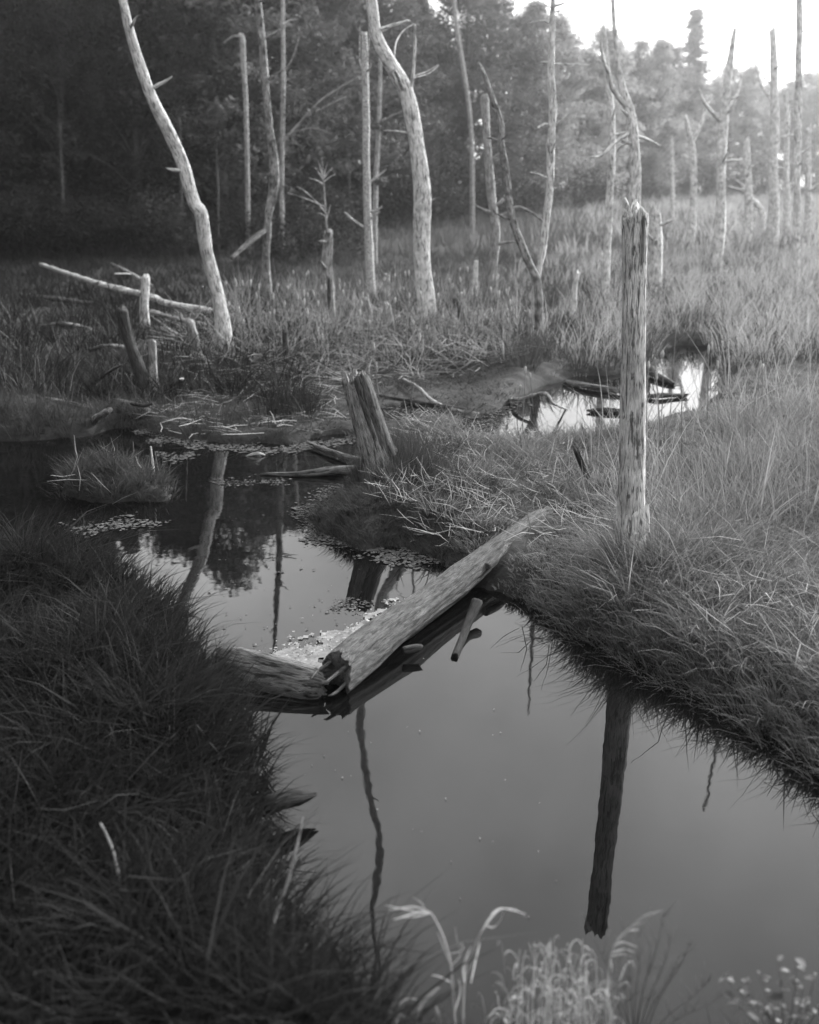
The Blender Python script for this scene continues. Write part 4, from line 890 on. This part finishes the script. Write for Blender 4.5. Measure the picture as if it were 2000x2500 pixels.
thin_tree('young leafy tree with long slanting limbs behind the slender mottled tree', [(690, -60), (691, 60), (692, 200), (690, 320), (688, 450), (690, 620)], [8, 9, 10, 10, 11, 12], 44,
          {'limbs': [([(692, 345), (740, 290), (790, 240), (876, 186)], 7), ([(700, 330), (730, 318), (770, 313), (810, 328)], 5), ([(740, 290), (790, 262), (845, 235)], 4), ([(692, 180), (715, 140), (730, 90)], 4), ([(690, 60), (705, 50), (720, 48)], 4)],
           'leaves': [(720, 240, 30), (745, 262, 28), (770, 280, 30), (800, 285, 28), (825, 290, 22), (760, 310, 22), (715, 275, 26), (640, 350, 30), (660, 330, 24), (625, 320, 22), (700, 225, 20), (665, 440, 26), (700, 460, 22), (640, 300, 18)]}, 501)
thin_tree('thin leafy tree in shade just behind the straight snag', [(929, 140), (927, 240), (924, 330), (918, 430), (915, 560), (915, 640)], [7, 9, 10, 12, 13, 14], 40,
          {'limbs': [([(922, 300), (950, 285), (985, 270)], 4)], 'leaves': [(915, 300, 26), (950, 310, 30), (985, 320, 30), (960, 345, 26), (930, 440, 20), (870, 400, 18), (880, 430, 16), (1030, 290, 26), (1060, 310, 26), (1085, 325, 20)]}, 511)
thin_tree('slanting thin tree before the bright-topped crown', [(1105, -60), (1112, 40), (1122, 110), (1135, 190), (1145, 260), (1152, 360), (1153, 520)], [9, 10, 10, 10, 10, 11, 12], 62, {'limbs': [], 'leaves': []}, 521)
thin_tree('pale dead-topped tree in the upper left foliage', [(582, 85), (592, 95), (594, 150), (600, 250), (604, 420), (606, 620)], [12, 13, 12, 11, 11, 12], 46, {'limbs': [([(590, 92), (570, 88), (545, 105)], 6)], 'leaves': []}, 531)
for k, (px, w, top, lab) in enumerate([(440, 7, 260, 'thin dim trunk in the shade left of the mottled tree'), (530, 6, 330, 'faint pole trunk in the shade below the dead-topped tree'), (735, 6, 380, 'slim trunk in the shade left of the hollow stump twigs'), (850, 5, 300, 'slim shaded trunk left of the straight snag'),
                                       (965, 6, 330, 'slim shaded trunk between straight snag and bent tree'), (1060, 7, 330, 'slim shaded trunk right of the bent tree'), (1105, 6, 380, 'second slim shaded trunk right of the bent tree'), (150, 8, 300, 'dim trunk in the deep shade at far left')]):
    thin_tree(lab, [(px - 4, top), (px, top + 90), (px + 3, 480), (px + 2, 570)], [w * .5, w, w, w * 1.2], edge_y(px) - 3, {'limbs': [([(px, top + 60), (px + 25, top + 35), (px + 45, top + 30)], 3), ([(px, top + 100), (px - 22, top + 80), (px - 40, top + 85)], 3)], 'leaves': [(px + 30, top + 35, 20), (px - 28, top + 82, 18), (px, top + 10, 22), (px + 14, top + 60, 24), (px - 16, top + 30, 24), (px + 40, top + 80, 22)]}, 550 + k, M_BARK, M_LEAF)
# bare sapling above the hollow stump
Ys = 31; bs = Vector((A(800, 640, Ys).x, Ys, .1)); root = thing('bare_sapling', 'bare spiky sapling rising above the hollow stump', 'sapling', bs)
link('stem', tube_mesh('stem', tube([bs] + px_path([(800, 640), (797, 545), (792, 470), (786, 383)], Ys), [.035, .03, .025, .02, .006], 6, .2, .05, 0, 540), M_MID, bs), root)
for k, (x, y, x2, y2) in enumerate([(790, 440, 765, 405), (790, 438, 812, 410), (790, 445, 820, 425), (791, 450, 752, 434), (790, 436, 800, 395), (789, 432, 776, 392), (795, 520, 760, 480), (760, 480, 725, 455), (796, 530, 775, 520), (794, 505, 700, 470), (797, 540, 808, 500)]):
    link('twig', tube_mesh('twig', tube([A(x, y, Ys), A((x + x2) / 2, (y + y2) / 2 - 3, Ys + .1), A(x2, y2, Ys + .2 * math.sin(k))], [.013, .010, .004], 4, .2, 0, 0, 541 + k), M_PALE, bs), root)
# bushes at the forest foot
def bush(seed, W, H, n, size, mat):
    r = np.random.default_rng(seed); root = link('bush', None); cen = []; stems = []
    for i in range(26):
        a = r.uniform(0, 6.283); d = W * math.sqrt(r.uniform(0, 1)); z = H * r.uniform(.25, 1) * (1 - .45 * (d / W) ** 2); cen.append([math.cos(a) * d, math.sin(a) * d, z])
        if i % 3 == 0: stems.append(tube([(0, 0, -.1), (math.cos(a) * d * .4, math.sin(a) * d * .4, z * .5), tuple(cen[-1])], [.02, .015, .006], 4, .3, 0, 0, i))
    link('stems', tube_mesh('stems', merge(stems), M_BARK, (0, 0, 0)), root)
    V, F4, sh = leaf_cloud(np.array(cen), np.full(len(cen), W * .34), n, size, seed + 1, .2, .8)
    link('foliage', mesh_np('foliage', V, F4, None, mat, shade=sh), root); return root
BU = [bush(601, 1.3, 1.9, 110, .11, M_LEAF), bush(611, 1.6, 2.4, 110, .14, M_LEAF)]
for px, py, s, k, lab, grp in [(750, 660, 1.0, 0, 'leafy bush behind the hollow stump', None), (830, 650, .9, 0, 'leafy bush between hollow stump and straight snag', None), (700, 655, .8, 0, 'leafy bush at the foot of the slender mottled tree', None)] + \
        [(-150 + i * 75 + r2.uniform(-15, 15), 0, r2.uniform(.9, 1.5), 1, 'dark bush along the foot of the left forest', 'bushes under the left forest') for i in range(14)] + \
        [(930 + i * 62 + r2.uniform(-15, 15), -1, r2.uniform(1.2, 2.2), 1, 'bush at the far edge of the meadow', 'bushes at the far meadow edge') for i in range(19)]:
    if py > 0: b = G(px, py); Y = b.y
    else: Y = edge_y(px) - 2.5 - r2.uniform(0, 2)
    x = (px - 1000) / FPX * Y * 1.02
    o = BU[k] if BU[k].name not in usedt else copy_tree(BU[k]); usedt[BU[k].name] = 1
    o.location = (x, Y, .2); o.scale = (s, s, s * r2.uniform(.85, 1.15)); o.rotation_euler.z = r2.uniform(0, 6.28); tag(o, lab, 'bush', grp)

# ------------------------------------------------------------------ foreground plants on the near bank
YF = 3.38
def ribbon(pts, w, seed=0, tw=0.0):
    C = catmull(pts, max(6, len(pts) * 3)); n = len(C); T = np.gradient(C, axis=0); T /= np.linalg.norm(T, axis=1)[:, None]
    s = np.cross(T, np.array([math.sin(seed), math.cos(seed), .4])); s /= np.linalg.norm(s, axis=1)[:, None]
    ww = w * np.sin(np.linspace(.25, 1, n) * math.pi * .97) ** .6 / 2
    nn = np.cross(s, T)
    V = np.stack([C - s * ww[:, None], C + nn * ww[:, None] * .35, C + s * ww[:, None]], 1).reshape(-1, 3); i = np.arange(n - 1)[:, None] * 3
    return V, np.concatenate([i + np.array([0, 1, 4, 3]), i + np.array([1, 2, 5, 4])])
def strands(name, parts, mat, base, shade, parent):
    if 1 < len(parts) <= 14:
        for p in parts: strands(name, [p], mat, base, shade, parent)
        return
    V, F4, F3, S = [], [], [], []; o = 0
    for p in parts:
        if len(p) == 4: v, a, b, _ = p
        else: v, a = p; b = np.zeros((0, 3), int)
        V.append(v - np.array(base)); F4.append(a + o); F3.append(b + o); S.append(np.full(len(v), random.uniform(*shade))); o += len(v)
    ob = link(name, mesh_np(name, np.vstack(V), np.vstack(F4), np.vstack(F3), mat, shade=np.concatenate(S), smooth=True), parent)
    if len(parts) > 1: ob['kind'] = 'stuff'
    return ob
def fg(px, py, dy=0): return A(px, py, YF + dy)
def seed_grass(label, stalk, plume, wisps, seed, mat=None):
    mat = mat or M_DRY
    pts = [fg(x, y, .03 * math.sin(i + seed)) for i, (x, y) in enumerate(stalk)]; base = pts[0].copy(); base.z = .15
    root = thing('seed_grass', label, 'grass', base)
    strands('stalk', [tube(pts, list(np.linspace(.0042, .0018, len(pts))), 6, .03, .05, 0, seed)], mat, base, (.5, .9), root)
    pl = []
    for k, w in enumerate(plume): pl.append(ribbon([fg(x, y, .02 * k) for x, y in w], .007, seed + k))
    strands('seed_head', pl, mat, base, (.3, 1), root)
    if wisps: strands('blade', [ribbon([fg(x, y, .02 * math.sin(k * 2)) for x, y in w], .006, seed + k) for k, w in enumerate(wisps)], mat, base, (.2, .9), root)
    return root
seed_grass('tall dry grass stalk bent left over the near water', [(1112, 2520), (1106, 2420), (1100, 2350), (1087, 2300), (1072, 2262), (1052, 2228)],
           [[(1052, 2228), (1010, 2214), (950, 2222)], [(1052, 2228), (1020, 2228), (960, 2246)], [(1040, 2226), (1030, 2205), (1005, 2188)], [(1048, 2228), (1010, 2224), (940, 2210)], [(1052, 2229), (1015, 2238), (985, 2240)]],
           [[(1098, 2350), (1082, 2310), (1068, 2275)], [(1104, 2400), (1075, 2385), (1052, 2380)], [(1100, 2360), (1125, 2330), (1115, 2290), (1112, 2262)], [(1095, 2330), (1130, 2320), (1126, 2300)], [(1110, 2470), (1125, 2420), (1120, 2390)]], 700)
seed_grass('second dry grass stalk drooping right over the near water', [(1130, 2520), (1132, 2430), (1140, 2350), (1155, 2320), (1168, 2290), (1185, 2255), (1205, 2228)],
           [[(1200, 2232), (1220, 2218), (1250, 2222), (1286, 2232)], [(1190, 2248), (1215, 2222), (1255, 2220), (1284, 2238)], [(1182, 2258), (1205, 2264), (1222, 2246), (1230, 2225)], [(1175, 2275), (1200, 2240), (1226, 2215)]],
           [[(1135, 2400), (1132, 2360), (1150, 2310)], [(1150, 2400), (1165, 2330), (1172, 2300)], [(1138, 2380), (1158, 2345), (1168, 2325)]], 710)
def dry_tuft(label, x0, x1, ytop, n, seed, cat='grass', mat=None, group=None):
    r = random.Random(seed); base = fg((x0 + x1) / 2, 2510); base.z = .12; root = thing('dry_grass_tuft', label, cat, base, group); mat = mat or M_DRY
    st, bl = [], []
    for k in range(n):
        xb = r.uniform(x0, x1); yt = ytop(xb) + abs(r.gauss(0, 1)) * 55; dy = r.uniform(-.12, .12); xt = xb + r.gauss(0, 22)
        p = [fg(xb, 2530, dy), fg((xb * 2 + xt) / 3 + r.gauss(0, 4), 2530 - (2530 - yt) * .4, dy), fg((xb + 2 * xt) / 3 + r.gauss(0, 5), 2530 - (2530 - yt) * .75, dy), fg(xt, yt, dy)]
        st.append(tube(p, [.002, .0017, .0013, .0007], 5, .04, 0, 0, k))
        for q in range(r.randint(2, 4)):
            f = r.uniform(.25, 1); i = min(2, int(f * 3)); g = f * 3 - i; s = p[i].lerp(p[i + 1], g)
            l = r.uniform(.03, .085); a = r.uniform(0, 6.28); d = Vector((math.cos(a), math.sin(a), 0))
            bl.append(ribbon([s, s + d * l * .35 + Vector((0, 0, l * .55)), s + d * l * .8 + Vector((0, 0, l * .55)), s + d * l * 1.05 + Vector((0, 0, l * .1))], r.uniform(.002, .004), k + q))
    strands('stalk', st, mat, base, (.3, .9), root); strands('blade', bl, mat, base, (.1, 1), root); return root
dry_tuft('bleached dry grass tuft at the bottom centre of the near bank', 1290, 1380, lambda x: 2285, 16, 720)
dry_tuft('shorter bleached tuft right of the centre tuft', 1380, 1490, lambda x: 2330, 16, 721)
dry_tuft('low tangled dry grass along the bottom edge', 1230, 1500, lambda x: 2400, 26, 722)
dry_tuft('thin single dry stem left of the centre tuft', 1262, 1278, lambda x: 2310, 2, 723)
dry_tuft('small fuzzy dry stem between the stalks and the centre tuft', 1185, 1230, lambda x: 2335, 4, 724, mat=M_SEDGE2)
# twiggy weed
base = fg(1560, 2520); base.z = .1; root = thing('twiggy_weed', 'dark twiggy weed with fine branching stems on the near bank', 'weed', base)
rr_ = random.Random(9); st, tw = [], []
for k, (xb, xt, yt) in enumerate([(1545, 1418, 2225), (1540, 1505, 2330), (1548, 1560, 2280), (1555, 1590, 2300), (1550, 1620, 2230), (1565, 1660, 2330), (1575, 1690, 2290), (1530, 1480, 2370), (1590, 1735, 2390), (1550, 1520, 2260), (1600, 1780, 2420), (1560, 1640, 2290), (1535, 1450, 2400)]):
    dy = rr_.uniform(-.1, .1); p = [fg(xb, 2530, dy), fg(xb + (xt - xb) * .3, 2530 + (yt - 2530) * .38, dy), fg(xb + (xt - xb) * .68 + 5, 2530 + (yt - 2530) * .7, dy), fg(xt, yt, dy)]
    st.append(tube(p, [.0028, .0022, .0016, .0007], 5, .04, 0, 0, k))
    for q in range(9):
        f = rr_.uniform(.3, .98) * 3; i = min(2, int(f)); s = p[i].lerp(p[i + 1], f - i); l = rr_.uniform(.04, .11); a = rr_.uniform(0, 6.28)
        d = Vector((math.cos(a) * .6, math.sin(a) * .6, .8)); tw.append(tube([s, s + d * l * .5 + Vector((0, 0, .004)), s + d * l], [.0012, .001, .0005], 4, .03, 0, 0, q))
strands('stem', st, M_STEM, base, (.2, .8), root); strands('twig', tw, M_STEM, base, (0, 1), root)
seed_grass('feathery grass plume leaning right above the twiggy weed', [(1478, 2520), (1482, 2420), (1490, 2340), (1510, 2290), (1550, 2255)],
           [[(1545, 2258), (1575, 2235), (1620, 2222)], [(1530, 2272), (1570, 2245), (1610, 2226)], [(1520, 2285), (1545, 2262), (1580, 2250)], [(1505, 2300), (1530, 2275), (1560, 2270)], [(1500, 2310), (1520, 2300), (1555, 2312)], [(1496, 2325), (1525, 2318), (1550, 2325)], [(1492, 2335), (1520, 2330), (1540, 2335)]], [], 740, M_STRAW)
# leafy shrub bottom right
def leaf_mesh(name, L, W, mat):
    n = 6; V = []; 
    for i in range(n):
        t = i / (n - 1); w = W * math.sin(math.pi * min(1, t * .94 + .06)) ** .75 / 2; z = -.25 * L * t * t
        V += [(-w, L * t, z + w * .35), (0, L * t, z), (w, L * t, z + w * .35)]
    i = np.arange(n - 1)[:, None] * 3
    F = np.concatenate([i + np.array([0, 1, 4, 3]), i + np.array([1, 2, 5, 4])])
    return mesh_np(name, V, F, None, mat, shade=np.full(len(V), .5), smooth=True)
M_SHRUB = plant('shrub_leaf', .07, .17, .3, 1.2, .4, .5)
LM = [leaf_mesh('leaf', .055, .030, M_SHRUB), leaf_mesh('leaf', .036, .020, M_SHRUB)]
base = fg(1900, 2530); base.z = .1; root = thing('leafy_shrub', 'low leafy shrub with pale oval leaves at the bottom right', 'shrub', base)
st = []; spots_l = []
for k, (xb, xt, yt) in enumerate([(1900, 1770, 2385), (1880, 1820, 2400), (1900, 1850, 2370), (1910, 1900, 2340), (1920, 1945, 2340), (1940, 1990, 2380), (1890, 1790, 2440), (1950, 2050, 2370), (1930, 1960, 2410), (1900, 1860, 2450)]):
    dy = rr_.uniform(-.1, .1); p = [fg(xb, 2540, dy), fg((xb + xt) / 2 + 6, (2540 + yt) / 2, dy), fg(xt, yt, dy)]
    st.append(tube(p, [.003, .0022, .001], 5, .03, 0, 0, k))
    for q in range(7): f = rr_.uniform(.35, 1) * 2; i = min(1, int(f)); spots_l.append(p[i].lerp(p[i + 1], f - i))
    spots_l.append(p[2])
strands('stem', st, M_STEM, base, (.2, .8), root)
for k, p in enumerate(spots_l):
    o = link('leaf', LM[k % 2] if k % 3 else LM[0], root, p - base); s = rr_.uniform(.5, .95)
    o.rotation_euler = (rr_.uniform(-.5, .6), rr_.uniform(-.5, .5), rr_.uniform(0, 6.28)); o.scale = (s, s, s)
# green blades on the near left bottom
def green_blades(label, items, seed):
    base = fg(items[0][0][0], 2515); base.z = .1; root = thing('broad_grass', label, 'grass', base)
    for k, w in enumerate(items):
        V, F4 = ribbon([fg(x, y, .05 * math.sin(k * 1.7 + j)) for j, (x, y) in enumerate(w)], .016, seed + k)
        link('blade', mesh_np('blade', V - np.array(base), F4, None, M_SEDGE2, shade=np.full(len(V), random.uniform(.3, 1)), smooth=True), root)
green_blades('broad arching green blades at the bottom left of the near bank', [[(960, 2530), (965, 2470), (990, 2440), (1035, 2442)], [(950, 2530), (970, 2490), (990, 2480), (1010, 2500)], [(1000, 2530), (985, 2480), (950, 2470)], [(1075, 2530), (1070, 2480), (1065, 2455)], [(1020, 2530), (1025, 2460), (1060, 2420), (1075, 2410)], [(1245, 2530), (1240, 2480), (1262, 2445)]], 760)
# pale leaning cane in the dark left bank
for k, (lab, pts) in enumerate([('pale leaning cane in the dark left sedge', [(640, 2340), (668, 2250), (700, 2160), (722, 2080), (740, 1995)]), ('short pale stem deep in the left sedge', [(302, 2215), (290, 2140), (270, 2060), (245, 2010)])]):
    zb = G(pts[0][0], pts[0][1], .25); Yc = zb.y
    pp = [A(x, y, Yc + .05 * i) for i, (x, y) in enumerate(pts)]; base = zb.copy(); base.z = .15
    o = link('cane', tube_mesh('cane', tube([base] + pp, [.009, .009, .008, .006, .005, .003][:len(pp) + 1], 6, .05, .05, 0, 800 + k), M_MID, base), None, base); tag(o, lab, 'cane')

# ------------------------------------------------------------------ haze: one even box of air round everything
x0, x1, y0, y1, z0, z1 = -330, 330, -80, 380, -1.5, 26
hv = [(x, y, z) for z in (z0, z1) for y in (y0, y1) for x in (x0, x1)]
hf = [(0, 2, 3, 1), (4, 5, 7, 6), (0, 1, 5, 4), (2, 6, 7, 3), (0, 4, 6, 2), (1, 3, 7, 5)]
mh, n, out = new_mat('haze_air')
pv = n.nodes.new('ShaderNodeVolumePrincipled'); pv.inputs['Color'].default_value = g3(.95); pv.inputs['Density'].default_value = HAZE_DENSITY; pv.inputs['Anisotropy'].default_value = HAZE_G
n.links.new(pv.outputs[0], out.inputs['Volume'])
hz = stuff(link('haze', mesh_np('haze', hv, hf, None, mh)), 'thin pale haze in the air over the marsh', 'haze')
